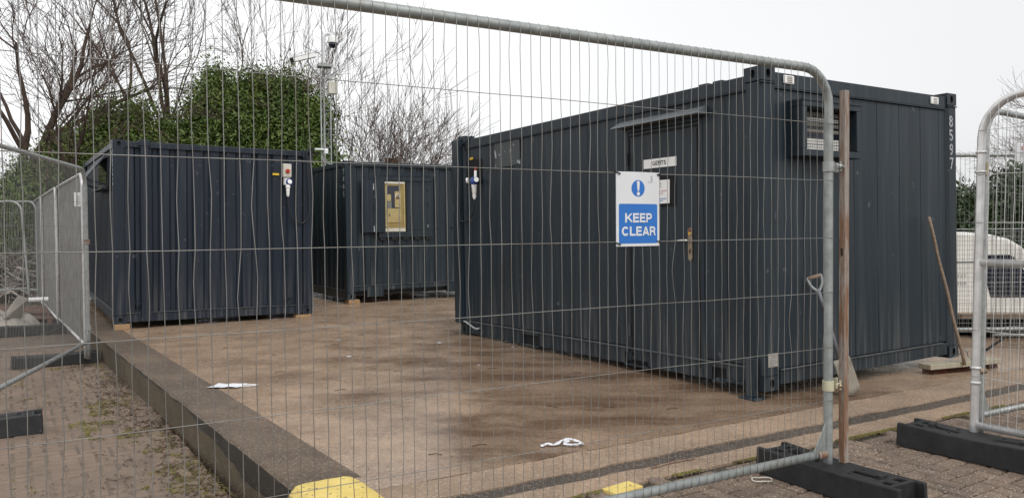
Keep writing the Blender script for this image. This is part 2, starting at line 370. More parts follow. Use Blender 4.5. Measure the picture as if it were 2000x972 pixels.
fs = [(j * n + i, j * n + i + 1, (j + 1) * n + i + 1, (j + 1) * n + i) for j in range(len(Tn) - 1) for i in range(n - 1)]
mb.add(vs, fs)
lo_ = [(v - Vector((0, 0, .45))) for v in vs]
edge = [i for i in range(n)] ; mb.add([vs[i] for i in edge] + [lo_[i] for i in edge], [(i, i + 1, n + i + 1, n + i) for i in range(n - 1)])
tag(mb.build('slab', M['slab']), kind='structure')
strip_slab('drain_edge', ct, lambda s: jt(s) - .004, 1.60, 16, SL, M['strip'], rag=.016)
strip_slab('drain_channel', lambda s: cb(s) - .05, lambda s: ct(s) + .05, 1.60, 16, SL - .009, M['channel'], depth=.3)
strip_slab('pavement_edge', bt, cb, 1.56, 16, SL - .004, M['strip'], rag=.012)
#tag(sheet('joint', [1.6, 3, 6, 10, 16], [0, 1], lambda s, t: SL - .006, M['channel']), kind='structure').hide_render = False
strip_slab('slab_joint', lambda s: jt(s) - .02, lambda s: jt(s) + .02, 1.66, 16, SL - .009, M['channel'], depth=.2)

# kerb (top with chipped arris) and its stained face
mb = MB(); n = 150; vs = []
for i in range(n + 1):
    t = 4.16 + (20 - 4.16) * (i / n) ** 1.3
    c = .012 + .007 * max(0, mnoise.noise(Vector((t * 2.3, 1, 5)))) + .012 * abs(mnoise.noise(Vector((t * 9, 4, 5))))
    o, q = ko(t), ki(t)
    w = .006 * mnoise.noise(Vector((t * 5, 0, 2)))
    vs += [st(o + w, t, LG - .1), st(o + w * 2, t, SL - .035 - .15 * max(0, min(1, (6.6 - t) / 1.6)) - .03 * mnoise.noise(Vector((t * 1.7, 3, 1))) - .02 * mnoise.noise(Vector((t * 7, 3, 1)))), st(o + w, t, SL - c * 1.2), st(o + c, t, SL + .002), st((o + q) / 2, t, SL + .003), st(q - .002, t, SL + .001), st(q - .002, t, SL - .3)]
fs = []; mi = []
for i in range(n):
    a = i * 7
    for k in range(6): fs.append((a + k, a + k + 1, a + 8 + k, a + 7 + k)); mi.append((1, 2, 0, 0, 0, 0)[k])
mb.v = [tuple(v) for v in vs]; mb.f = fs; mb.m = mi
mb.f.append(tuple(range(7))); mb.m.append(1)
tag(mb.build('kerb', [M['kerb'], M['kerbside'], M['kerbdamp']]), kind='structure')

# yellow painted kerb end
mb = MB(); nx, ny = 12, 16; s0, s1, t0, t1 = 1.245, 1.655, 3.15, 4.25
def yz(i, j):
    s = s0 + (s1 - s0) * i / nx; t = t0 + (t1 - t0) * j / ny
    e = min(i / 1.6, (nx - i) / 3.2); e2 = (ny - j) / 1.6
    z = SL + .022 - .05 * max(0, 1 - e) ** 2 - .045 * max(0, 1 - e2) ** 2 + .004 * mnoise.noise(Vector((s * 14, t * 14, 0)))
    if j == ny: s = lerp(s, (s0 + s1) / 2, .04)
    return st(s, t, z)
top = [yz(i, j) for i in range(nx + 1) for j in range(ny + 1)]; w = ny + 1
mb.add(top, [(i * w + j, (i + 1) * w + j, (i + 1) * w + j + 1, i * w + j + 1) for i in range(nx) for j in range(ny)])
ring = [(i, 0) for i in range(nx + 1)] + [(nx, j) for j in range(1, ny + 1)] + [(i, ny) for i in range(nx - 1, -1, -1)] + [(0, j) for j in range(ny - 1, 0, -1)]
rv = [yz(*k) for k in ring]; nr = len(rv)
mb.add(rv + [v + Vector((0, 0, -.36)) for v in rv], [(i, (i + 1) % nr, nr + (i + 1) % nr, nr + i) for i in range(nr)])
o = mb.build('kerb_end_block', M['yellowpaint'], smooth=False)
tag(o, 'chipped yellow painted concrete block capping the near end of the dark kerb', 'kerb block')

# ---------------------------------------------------------------- paving bricks
BL, BW, G = .210, .105, .012
def brick_mesh(m, ch=.009):
    l, w, h = (BL - G) / 2, (BW - G) / 2, .05
    mb = MB()
    vs = [(x * l, y * w, -h) for x, y in ((-1, -1), (1, -1), (1, 1), (-1, 1))] + [(x * l, y * w, -ch) for x, y in ((-1, -1), (1, -1), (1, 1), (-1, 1))] + \
         [(x * (l - ch), y * (w - ch), 0) for x, y in ((-1, -1), (1, -1), (1, 1), (-1, 1))]
    fs = [(0, 1, 5, 4), (1, 2, 6, 5), (2, 3, 7, 6), (3, 0, 4, 7), (4, 5, 9, 8), (5, 6, 10, 9), (6, 7, 11, 10), (7, 4, 8, 11), (8, 9, 10, 11)]
    mb.add(vs, fs); return mb.mesh('brick', m, fix=False), vs, fs
bme, bvs, bfs = brick_mesh(M['brick'])
bmeL, _, _ = brick_mesh(M['leftbrick'])
def herring(s0, s1, t0, t1, inside, flip=0):
    out = []
    a = BW
    ni0, ni1 = int(s0 / a) - 2, int(s1 / a) + 2; nj0, nj1 = int(t0 / a) - 2, int(t1 / a) + 2
    for i in range(ni0, ni1):
        for j in range(nj0, nj1):
            k = (i - j) % 4
            if k == 0: c = ((i + 1) * a, (j + .5) * a, 0)       # horizontal brick over cells (i,j),(i+1,j)
            elif k == 2: c = ((i + .5) * a, (j + 0) * a, 1)      # vertical brick over (i,j-1),(i,j)
            else: continue
            if inside(c[0], c[1]): out.append(c)
    return out
cells = herring(1.9, 9.5, .3, 3.3, lambda s, t: t < bt(s) - .06 and s > 1.9)
cellsL = herring(-4.5, 1.2, 3.2, 13, lambda s, t: s < ko(t) - .06)
allb = []
iM = cam.matrix_world.inverted()
def pix(p):
    q = iM @ p
    if q.z > -.2: return None
    return (1000 + 1534.5 * q.x / -q.z, 486 - 1534.5 * q.y / -q.z, -q.z)
for c in cells: allb.append((c, 0))
for c in cellsL: allb.append((c, 1))
vis = []; rest = []
for (c, side) in allb:
    p = st(c[0], c[1], hg(c[0], c[1])); q = pix(p)
    if q and -40 < q[0] < 2040 and q[1] < 1010: vis.append((q[2] * (1 if side == 0 else 1.45), c, side))
    elif q and q[2] < 16: rest.append((c, side))
vis.sort(key=lambda x: x[0])
def brick_place(c, side):
    s, t, o = c
    z = hg(s, t) + rnd.uniform(-.0022, .0022) * (1 if side == 0 else .9)
    ang = TH + (R(90) if o else 0) + rnd.uniform(-.012, .012)
    slope = 0 if side else -math.atan2(hg(s + .1, t) - hg(s - .1, t), .2)
    return Matrix.Translation(st(s, t, z)) @ Matrix.Rotation(TH, 4, 'Z') @ Matrix.Rotation(slope, 4, 'Y') @ Matrix.Rotation(-TH, 4, 'Z') @ \
        Matrix.Rotation(ang, 4, 'Z') @ Matrix.Rotation(rnd.uniform(-.008, .008), 4, 'X') @ Matrix.Rotation(rnd.uniform(-.006, .006), 4, 'Y')
for d, c, side in vis[:298]:
    o = link_mesh('brick', bmeL if side else bme, pavement); o.matrix_local = brick_place(c, side)
for side in (0, 1):
    mb = MB()
    for (c, sd_) in [(x[1], x[2]) for x in vis[298:]] + rest:
        if sd_ != side: continue
        Mx = brick_place(c, side); mb.add([Mx @ Vector(v) for v in bvs], bfs)
    if mb.v:
        o = mb.build('distant_bricks', M['leftbrick'] if side else M['brick'], pavement, fix=False); tag(o, kind='stuff')

# yellow painted brick at the pavement edge
mb = MB(); mb.box(-.10, .10, -.055, .055, -.05, .004)
o = mb.build('painted_marker', M['yellowpaint'], loc=st(2.72, 3.17, SL + .012), rot=(0, 0, TH + .1), bevel=.006)
tag(o, 'single yellow painted paving block at the mossy edge behind the fence bottom rail', 'paving block')

# ---------------------------------------------------------------- text helper
def letters(body, parent, origin, right, up, w, h, m, name='lettering', bold=0.0, depth=.0012, shear=0):
    cu = bpy.data.curves.new('t', 'FONT'); cu.body = body; cu.size = 1; cu.extrude = 0; cu.offset = bold; cu.resolution_u = 3
    ob = bpy.data.objects.new('t', cu); COL.objects.link(ob)
    dg = bpy.context.evaluated_depsgraph_get(); dg.update()
    me = bpy.data.meshes.new_from_object(ob.evaluated_get(dg)); bpy.data.objects.remove(ob)
    co = np.array([v.co for v in me.vertices]); mn, mx_ = co.min(0), co.max(0)
    fs = [tuple(p.vertices) for p in me.polygons]; bpy.data.meshes.remove(me)
    right, up, origin = Vector(right), Vector(up), Vector(origin)
    nrm = right.cross(up)
    vs = [origin + right * ((x - mn[0]) / (mx_[0] - mn[0]) * w) + up * ((y - mn[1]) / (mx_[1] - mn[1]) * h) + nrm * depth for x, y, z in co]
    mb = MB(); mb.add(vs, fs); return mb.build(name, m, parent, fix=False)

def arc(cx, cy, rx, ry, a0, a1, n=9): return [(cx + rx * math.cos(R(a0 + (a1 - a0) * k / n)), cy + ry * math.sin(R(a0 + (a1 - a0) * k / n))) for k in range(n + 1)]
# plain sign capitals and stencil digits, drawn as strokes in a box one high
GL = {
 'K': (.72, [[(.1, 0), (.1, 1)], [(.66, 1), (.14, .42)], [(.29, .56), (.70, 0)]]),
 'E': (.64, [[(.1, 0), (.1, 1)], [(.1, .9), (.62, .9)], [(.1, .52), (.58, .52)], [(.1, .1), (.64, .1)]]),
 'P': (.68, [[(.1, 0), (.1, 1)], [(.1, .9), (.38, .9)] + arc(.38, .67, .21, .23, 80, -80) + [(.1, .44)]]),
 'C': (.74, [arc(.38, .5, .28, .40, 42, 318, 18)]),
 'L': (.60, [[(.1, 0), (.1, 1)], [(.1, .1), (.60, .1)]]),
 'A': (.76, [[(.08, 0), (.38, .98)], [(.38, .98), (.68, 0)], [(.2, .30), (.56, .30)]]),
 'R': (.74, [[(.1, 0), (.1, 1)], [(.1, .9), (.40, .9)] + arc(.40, .69, .21, .21, 80, -80) + [(.1, .48)], [(.42, .48), (.55, .40), (.59, .2), (.66, 0)]]),
 'G': (.78, [arc(.38, .5, .28, .40, 42, 330, 18), [(.42, .46), (.66, .46), (.66, .05)]]),
 'N': (.74, [[(.1, 0), (.1, 1)], [(.12, .98), (.62, .02)], [(.64, 0), (.64, 1)]]),
 'T': (.64, [[(.32, 0), (.32, .9)], [(.02, .9), (.62, .9)]]),
 'S': (.68, [arc(.34, .70, .22, .20, 25, 200, 10)[:-1] + [(.20, .56), (.46, .46)] + arc(.34, .30, .24, .20, 30, -160, 11)]),
 '8': (.62, [arc(.31, .72, .19, .18, 0, 360, 14), arc(.31, .30, .21, .21, 0, 360, 14)]),
 '5': (.62, [[(.54, .91), (.14, .91), (.12, .52)], arc(.30, .33, .22, .23, 130, -150, 12)]),
 '9': (.62, [arc(.31, .68, .20, .22, 0, 360, 14), [(.51, .66), (.49, .32), (.36, .10), (.14, .10)]]),
 '7': (.60, [[(.06, .91), (.54, .91), (.24, 0)]]),
 '4': (.62, [[(.44, 0), (.44, 1)], [(.44, .95), (.06, .30), (.60, .30)]]),
}
def strokes(body, parent, origin, right, up, w, h, m, name='lettering', t=.19, depth=.0012):
    """sign lettering from flat strokes; w = overall width, h = height, t = stroke in letter heights"""
    right, up, origin = Vector(right), Vector(up), Vector(origin); nrm = right.cross(up)
    tot = sum(GL[c][0] for c in body) + .06 * (len(body) - 1); fx = w / tot; mb = MB(); pen = 0; lay = 0
    for c in body:
        adv, sts = GL[c]
        for P in sts:
            P = [(pen * 1.0 + x * 1.0, y) for x, y in P]; n = len(P); L_ = []; Rr = []
            Q = [Vector((x * fx, y * h)) for x, y in P]; hw = t * h / 2
            for i in range(n):
                a = (Q[i] - Q[i - 1]).normalized() if i else None; b = (Q[i + 1] - Q[i]).normalized() if i < n - 1 else None
                if a is None: a = b
                if b is None: b = a
                k = (a + b); k = k.normalized() if k.length > 1e-6 else a; nn = Vector((-k.y, k.x)); sc = min(1 / max(nn.dot(Vector((-a.y, a.x))), .4), 1.9)
                L_.append(Q[i] + nn * hw * sc); Rr.append(Q[i] - nn * hw * sc)
            cl = lambda q: Vector((q.x, min(max(q.y, 0), h)))
            off = depth + lay * .00012; lay += 1
            vs = [origin + right * cl(q).x + up * cl(q).y + nrm * off for q in L_ + Rr]
            mb.add(vs, [(i, n + i, n + i + 1, i + 1) for i in range(n - 1)])
        pen += adv + .06
    return mb.build(name, m, parent, fix=False)

# ---------------------------------------------------------------- fence panels
def foot_block(name, loc, rotz, label, group='black rubber feet under the fence panels', length=.95, wid=.24, hgt=.14, place='main'):
    """rubber foot: moulded bar with stepped ends, slots and post sockets"""
    e = empty(name, loc, (0, 0, rotz), label, 'fence foot', group)
    L2, W2 = length / 2, wid / 2
    xs = [-L2, -L2 + .015, -L2 + .055, -L2 + .075, -L2 + .135, -L2 + .16, -.10, .10, L2 - .16, L2 - .135, L2 - .075, L2 - .055, L2 - .015, L2]
    ys = [-W2, -W2 + .03, -W2 + .045, -.028, -.012, .018, .030, W2 - .045, W2 - .03, W2]
    def hh(i, j):
        x = (xs[i] + xs[i + 1]) / 2; y = (ys[j] + ys[j + 1]) / 2
        z = hgt
        if abs(x) > L2 - .055 and abs(y) < W2 - .03: z = hgt * (.35 if x > 0 else .85)
        elif .10 < abs(x) < L2 - .16 and -.028 < y < .018: z = hgt - .05
        elif L2 - .135 < abs(x) < L2 - .075 and .030 > abs(y - .03) and abs(y) > .012: z = hgt - .035
        elif L2 - .135 < abs(x) < L2 - .075 and -W2 + .045 < y < -.028: z = hgt - .035
        return z
    mb = MB(); nx, ny = len(xs) - 1, len(ys) - 1
    for i in range(nx):
        for j in range(ny):
            z = hh(i, j); a, b, c, d = xs[i], xs[i + 1], ys[j], ys[j + 1]
            mb.add([(a, c, z), (b, c, z), (b, d, z), (a, d, z)], [(0, 1, 2, 3)])
            for (p, q, ni, nj) in (((a, c), (b, c), i, j - 1), ((b, c), (b, d), i + 1, j), ((b, d), (a, d), i, j + 1), ((a, d), (a, c), i - 1, j)):
                z2 = hh(ni, nj) if 0 <= ni < nx and 0 <= nj < ny else 0.0
                if z2 < z - 1e-6: mb.add([(*p, z2), (*q, z2), (*q, z), (*p, z)], [(0, 1, 2, 3)])
    me = mb.mesh('body', M['rubber'], fix=False)
    bm = bmesh.new(); bm.from_mesh(me); bmesh.ops.remove_doubles(bm, verts=bm.verts, dist=1e-5)
    # slight waist sag of the top and taper of the sides
    for v in bm.verts:
        if v.co.z > .02: v.co.y *= .955; v.co.x *= .99; v.co.z -= .016 * (1 - abs(v.co.x) / L2)
    bm.to_mesh(me); bm.free()
    o = link_mesh('body', me, e); b = o.modifiers.new('bevel', 'BEVEL'); b.width = .007; b.segments = 2; b.limit_method = 'ANGLE'; b.angle_limit = R(35)
    for sx in (-1, 1):
        for sy in (-1, 1):
            pm = MB(); pm.lathe([(.009, 0), (.009, .006), (.005, .009)], 8, (sx * .13, sy * .055, hgt - .012)); pm.build('stud', M['rubber'], e)
    for sx in (-1, 1):
        pm = MB(); pm.box(sx * (L2 - .17) - .014, sx * (L2 - .17) + .014, -.03, .03, hgt - .03, hgt + .012); pm.build('lug', M['rubber'], e, bevel=.004)
    return e

def wire_pts(zs, zb, zt, amp, r_):
    """a vertical wire: knots at every crossing, thrown a few millimetres either way and bowed between"""
    knots = [zb] + sorted(zs) + [zt]; pts = []; off = [r_.gauss(0, amp * .45) for _ in knots]
    off[0] *= .3; off[-1] *= .3
    for a in range(len(knots) - 1):
        z0, z1 = knots[a], knots[a + 1]; bow = r_.gauss(0, amp)
        if r_.random() < .08: bow *= 2.4
        mid = r_.uniform(.3, .7)
        for f in (0, mid * .5, mid, (1 + mid) / 2):
            w = f / mid if f <= mid else (1 - f) / (1 - mid)
            pts.append((off[a] + (off[a + 1] - off[a]) * f + bow * (w ** .8 if w > 0 else 0), z0 + (z1 - z0) * f))
    pts.append((off[-1], knots[-1])); return pts

def fence_panel(name, loc, rotz, label, length, zb, zt, foot_z, hz, step, first, rt=.021, rw=.0016, m_tube=None, m_wire=None, single=True, amp=.004,
                lean=(0, 0), seed=1, corner=.19, gusset=True, group='galvanised temporary mesh fence panels', mid=None, rows=None, ntube=10, wseg=4, front=1, wrap=True):
    """local x runs along the panel from its right-hand post, local -y*front faces the viewer"""
    r_ = random.Random(seed)
    m_tube = m_tube or M['galv']; m_wire = m_wire or M['wire']
    e = empty(name, loc, (lean[0], lean[1], rotz), label, 'fence panel', group)
    # one bent tube: post, rounded corner, top rail, corner, post
    pts = [(0, 0, foot_z), (0, 0, zb), (0, 0, (zb + zt) / 2)]
    for a in range(0, 91, 15): pts.append((corner - corner * math.cos(R(a)), 0, zt - corner + corner * math.sin(R(a))))
    pts.append((length / 2, 0, zt))
    for a in range(90, -1, -15): pts.append((length - corner + corner * math.cos(R(a)), 0, zt - corner + corner * math.sin(R(a))))
    pts += [(length, 0, (zb + zt) / 2), (length, 0, foot_z)]
    mb = MB(); mb.tube(pts, rt, ntube); mb.build('frame_tube', m_tube, e, smooth=True)
    mb = MB(); mb.tube([(rt * .8, 0, zb), (length / 2, 0, zb), (length - rt * .8, 0, zb)], rt * .95, ntube); mb.build('bottom_rail', m_tube, e, smooth=True)
    if mid:
        mb = MB(); mb.tube([(rt * .8, 0, mid), (length - rt * .8, 0, mid)], rt * .95, ntube); mb.build('middle_rail', m_tube, e, smooth=True)
    if gusset:
        for x0, sx in ((0, 1), (length, -1)):
            mb = MB(); tri = [(x0 + sx * rt * .6, zb + rt * .5), (x0 + sx * .115, zb + rt * .5), (x0 + sx * rt * .6, zb + .17)]
            if sx < 0: tri.reverse()
            mb.prism(tri, -.0025, .0025); mb.build('gusset', m_tube, e)
    y = -(rt + rw) * front
    # horizontal wires
    joined = MB()
    for z in hz:
        zz = [(x, y - rw * front, z + .004 * mnoise.noise(Vector((x * 2, z * 7, seed)))) for x in np.linspace(-rt * .3, length + rt * .3, 14)]
        t = MB() if single else joined
        t.tube(zz, rw, wseg)
        if single: t.build('horizontal_wire', m_wire, e, smooth=True, fix=False)
    k = 0; x = first
    while x < length - .02:
        # height of the frame above this x (rounded corners)
        d = min(x, length - x)
        top = zt if d >= corner else zt - corner + math.sqrt(max(corner ** 2 - (corner - d) ** 2, 0))
        if rows: sp = [(0, top - .0), (0, zb)]; pp = [(x, y, zb), (x, y, top)]
        else: pp = [(x + dx, y, z) for dx, z in wire_pts([z for z in hz if z < top - .03], zb, top, amp, r_)]
        if wrap and d > .03:
            pp += [(pp[-1][0], y * .8, top + rt * .55), (pp[-1][0], y * .2, top + rt + rw)]
            pp = [(pp[0][0], y * .2, zb - rt - rw), (pp[0][0], y * .8, zb - rt * .55)] + pp
        t = MB() if single else joined
        t.tube(pp, rw, wseg if single else 3, cap=False)
        if single: t.build('vertical_wire', m_wire, e, smooth=True, fix=False)
        x += step; k += 1
    if not single: tag(joined.build('wire_mesh', m_wire, e, smooth=True, fix=False), kind='stuff')
    return e

# main panel, nearest the camera
FH = .5182
F0 = Vector((1.67, 4.144, 0))
main = fence_panel('temporary_fence', F0, FH + math.pi, 'nearest large mesh fence panel across the whole yard, carrying the blue KEEP CLEAR sign', 3.80,
    .118, 2.133, .03, [.40, .682, .973, 1.255, 1.557, 1.850], .0478, .072, rt=.0228, rw=.0015, m_tube=M['galv_old'], amp=.0032, seed=5, front=-1, ntube=16)
# swap tube material: posts look greener grey, the ends carry rust
mb = MB(); mb.tube([(.030, .004, .114), (.095, .004, .117)], .0222, 12, cap=False)
mb.build('rust_patch', M['rustspot'], main, smooth=True)

foot_block('ballast_block', F0 + Vector((.869, .495, 0)) * .0 + Vector((.495, -.869, 0)) * .045 + Vector((0, 0, SL + .004)), FH - R(90), 'black rubber foot under the near panel and the rusty post', length=.88)

E0 = F0 + Vector((-.869, -.495, 0)) * 3.80
mb = MB(); mb.tube([(3.80, 0, LG + .05), (3.80, 0, .05)], .0225, 12); mb.build('leg_extension', M['galv_old'], main, smooth=True)
foot_block('ballast_block', Vector((E0.x, E0.y, LG + .004)), FH - R(90), 'black rubber foot under the left end of the near panel', length=.88)

# rusty prop post clamped beside the panel
rp = empty('rusty_post', F0 + Vector((.869, .495, 0)) * .085 + Vector((-.495, .869, 0)) * -.03 + Vector((0, 0, 0)), (0, 0, FH), 'rust streaked square steel post standing beside the near panel', 'post')
mb = MB(); w = .0178
mb.prism([(-w, -w), (w, -w), (w, w), (w * .3, w), (w * .3, w * .55), (-w * .3, w * .55), (-w * .3, w), (-w, w)], .06, 2.03, axis='z')
mb.build('shaft', M['rust'], rp, bevel=.002)
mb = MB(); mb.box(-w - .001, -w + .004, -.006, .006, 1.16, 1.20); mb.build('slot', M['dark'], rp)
for z, tone, lab in ((1.63, 'white', 'grey clamp joining the rusty post high on the near panel'), (.475, 'cream', 'cream coloured clamp joining the rusty post low on the near panel')):
    c = empty('fence_clamp', F0 + Vector((.869, .495, 0)) * .040 + Vector((0, 0, z)), (0, 0, FH), lab, 'clamp', 'clamps joining post and panel')
    mm = M['galv'] if tone == 'white' else mat('cream_clamp', (.55, .52, .36), (.4, .37, .27), rough=.6, scale=20)
    mb = MB(); mb.lathe([(.030, -.026), (.030, .026)], 14, (-.04, 0, 0)); mb.build('collar', mm, c, autosmooth=True)
    mb = MB(); mb.box(.012, .080, -.031, -.025, -.026, .026); mb.box(.012, .080, .030, .036, -.026, .026); mb.build('plate', mm, c, bevel=.003)
    mb = MB(); mb.box(-.02, .02, -.036, -.026, -.014, .014); mb.build('bridge', mm, c, bevel=.003)
    mb = MB(); mb.lathe([(.012, 0), (.012, .012), (.006, .016), (.006, .026)], 6, (0, -.036, 0), (0, -1, 0)); mb.build('bolt', M['galv'] if tone == 'white' else M['brass'], c)

# KEEP CLEAR sign tied to the main panel. local frame: x to the viewer's right, -y to the viewer
sgn = empty('keep_clear_sign', F0 + Vector((-.869, -.495, 0)) * 1.4155 + Vector((.495, -.869, 0)) * .030, (0, 0, FH), 'white and blue KEEP CLEAR sign tied to the near fence panel', 'sign')
def rrect(x0, x1, z0, z1, r, n=4):
    P = []
    for cx, cz, a0 in ((x1 - r, z0 + r, -90), (x1 - r, z1 - r, 0), (x0 + r, z1 - r, 90), (x0 + r, z0 + r, 180)):
        for k in range(n + 1): a = R(a0 + 90 * k / n); P.append((cx + r * math.cos(a), cz + r * math.sin(a)))
    return P
SW, Z0, Z1 = .240, 1.236, 1.562
mb = MB(); nb = 14; vs = []
for i in range(nb + 1):                       # board bows slightly between its ties
    x = SW * i / nb; b = .010 * math.sin(math.pi * i / nb)
    vs += [(x, -b, Z0), (x, -b, Z1), (x, -b + .003, Z1), (x, -b + .003, Z0)]
fs = [(4 * i + k, 4 * i + (k + 1) % 4, 4 * i + 4 + (k + 1) % 4, 4 * i + 4 + k) for i in range(nb) for k in range(4)] + [(0, 1, 2, 3), (4 * nb, 4 * nb + 3, 4 * nb + 2, 4 * nb + 1)]
mb.add(vs, fs); mb.build('board', M['sign_white'], sgn)
def bowed(obj, off):
    for v in obj.data.vertices:
        v.co.y = -.010 * math.sin(math.pi * min(max(v.co.x / SW, 0), 1)) - off
def flat_poly(poly, name, m, off):
    """flat shape cut into strips so that it follows the bowed board"""
    me = bpy.data.meshes.new(name); bm = bmesh.new(); f = bm.faces.new([bm.verts.new((a, 0, b)) for a, b in poly])
    for i in range(1, nb):
        g = list(bm.verts) + list(bm.edges) + list(bm.faces); bmesh.ops.bisect_plane(bm, geom=g, plane_co=(SW * i / nb, 0, 0), plane_no=(1, 0, 0))
    bm.to_mesh(me); bm.free(); me.materials.append(m); o = link_mesh(name, me, sgn); bowed(o, off); return o
flat_poly(rrect(.012, .227, Z0 + .012, Z0 + .186, .008), 'blue_panel', M['blue'], .0006)
flat_poly([(.113 + .0365 * math.cos(R(a)), Z0 + .254 + .0365 * math.sin(R(a))) for a in range(0, 360, 10)], 'roundel', M['blue'], .0006)
flat_poly([(.113 - .0085, Z0 + .283), (.113 - .004, Z0 + .2865), (.113 + .004, Z0 + .2865), (.113 + .0085, Z0 + .283), (.113 + .0045, Z0 + .243), (.113 - .0045, Z0 + .243)][::-1], 'exclamation_stroke', M['sign_white'], .0011)
flat_poly([(.113 + .0085 * math.cos(R(a)), Z0 + .2305 + .0085 * math.sin(R(a))) for a in range(0, 360, 20)], 'exclamation_dot', M['sign_white'], .0011)
for txt, x, w_, z in (('KEEP', .042, .149, .1045), ('CLEAR', .025, .189, .046)):
    o = strokes(txt, sgn, (x, 0, Z0 + z), (1, 0, 0), (0, 0, 1), w_, .0405, M['sign_white'], t=.215)
    for v in o.data.vertices: v.co.y -= .010 * math.sin(math.pi * min(max(v.co.x / SW, 0), 1))
o = letters('S', sgn, (.186, 0, Z0 + .288), (1, 0, 0), (0, 0, 1), .011, .022, M['black'], name='emblem', bold=-.012); bowed(o, .0008)
flat_poly([(.169, Z0 + .2815), (.193, Z0 + .2815), (.193, Z0 + .2828), (.169, Z0 + .2828)], 'emblem_line', M['black'], .0008)
flat_poly([(.193, Z0 + .2815), (.214, Z0 + .2815), (.214, Z0 + .2822), (.193, Z0 + .2822)], 'emblem_line', M['greyprint'], .0008)
for x, z, dx in ((.004, Z1 - .006, -.014), (.226, Z1 - .010, .030), (.004, Z0 + .012, -.012), (.226, Z0 + .018, .012)):
    mb = MB(); mb.tube([(x + dx, .008, z + .005), (x, -.006, z + .002), (x + .012, -.008, z - (.004 if dx < 0 else 0)), (x + .016, .006, z - .006)], .003, 6); mb.build('cable_tie', M['black'], sgn)

# ---------------------------------------------------------------- containers
def holed_plate(mb, x0, x1, z0, z1, y, cx, cz, rx, rz, depth=.03, n=16, outward=-1, mi=0, mh=1, swap=False):
    """rectangle at plane y with an oval hole that goes in by depth; swap: plate lies in the yz plane at x=y"""
    def P(a, b, c): return (c, a, b) if swap else (a, c, b)
    ring = [(cx + rx * math.cos(2 * math.pi * k / n), cz + rz * math.sin(2 * math.pi * k / n)) for k in range(n)]
    outer = []
    for a, b in ring:
        dx, dz = a - cx, b - cz; k = min(((x1 if dx > 0 else x0) - cx) / dx if abs(dx) > 1e-6 else 9, ((z1 if dz > 0 else z0) - cz) / dz if abs(dz) > 1e-6 else 9)
        outer.append((cx + dx * k, cz + dz * k))
    for c in ((x0, z0), (x1, z0), (x1, z1), (x0, z1)):
        j = min(range(n), key=lambda i: (outer[i][0] - c[0]) ** 2 + (outer[i][1] - c[1]) ** 2); outer[j] = c
    vs = [P(a, b, y) for a, b in outer] + [P(a, b, y) for a, b in ring] + [P(a, b, y - outward * depth) for a, b in ring]
    mb.add(vs, [(i, (i + 1) % n, n + (i + 1) % n, n + i) for i in range(n)], mi)
    mb.add(vs, [(n + i, n + (i + 1) % n, 2 * n + (i + 1) % n, 2 * n + i) for i in range(n)] + [tuple(range(2 * n, 3 * n))], mh)

def castings(e, W, L, H, paint, corners=((0, 0), (1, 0), (0, 1), (1, 1)), sz=.165, hh=.115):
    for cx, cy in corners:
        for top in (0, 1):
            z0, z1 = (H - hh + .012, H + .012) if top else (0, hh)
            x0 = -.004 if cx == 0 else W - sz + .004; x1 = x0 + sz; y0 = -.004 if cy == 0 else L - sz * 1.08 + .004; y1 = y0 + sz * 1.08
            mb = MB(); zc = (z0 + z1) / 2
            holed_plate(mb, x0, x1, z0, z1, y0, (x0 + x1) / 2, zc, .026, .036, outward=-1)
            holed_plate(mb, y0, y1, z0, z1, x0, (y0 + y1) / 2, zc, .024, .034, outward=-1, swap=True)
            mb.add([(x0, y0, z1), (x1, y0, z1), (x1, y1, z1), (x0, y1, z1), (x0, y0, z0), (x1, y0, z0), (x1, y1, z0), (x0, y1, z0)],
                   [(0, 1, 2, 3), (4, 7, 6, 5), (1, 5, 6, 2), (2, 6, 7, 3)])
            mb.build('corner_casting', [paint, M['dark']], e, fix=False)

def corr(mb, a0, a1, z0, z1, y, pitch, depth, axis='x', mi=0, duty=.5):
    """trapezoid corrugated sheet; outer crest lies at y, troughs go inward (+)"""
    pts = []; a = a0; sl = pitch * .12
    n = max(1, round((a1 - a0) / pitch)); p = (a1 - a0) / n; sl = p * .12
    for i in range(n):
        b = a0 + i * p
        pts += [(b, 0), (b + p * (1 - duty) - sl, 0), (b + p * (1 - duty), depth), (b + p - sl, depth)]
    pts.append((a1, 0)); vs = []
    for a, d in pts:
        for z in (z0, z1): vs.append((a, y + d, z) if axis == 'x' else (y + d, a, z))
    mb.add(vs, [(2 * i, 2 * i + 2, 2 * i + 3, 2 * i + 1) for i in range(len(pts) - 1)], mi)

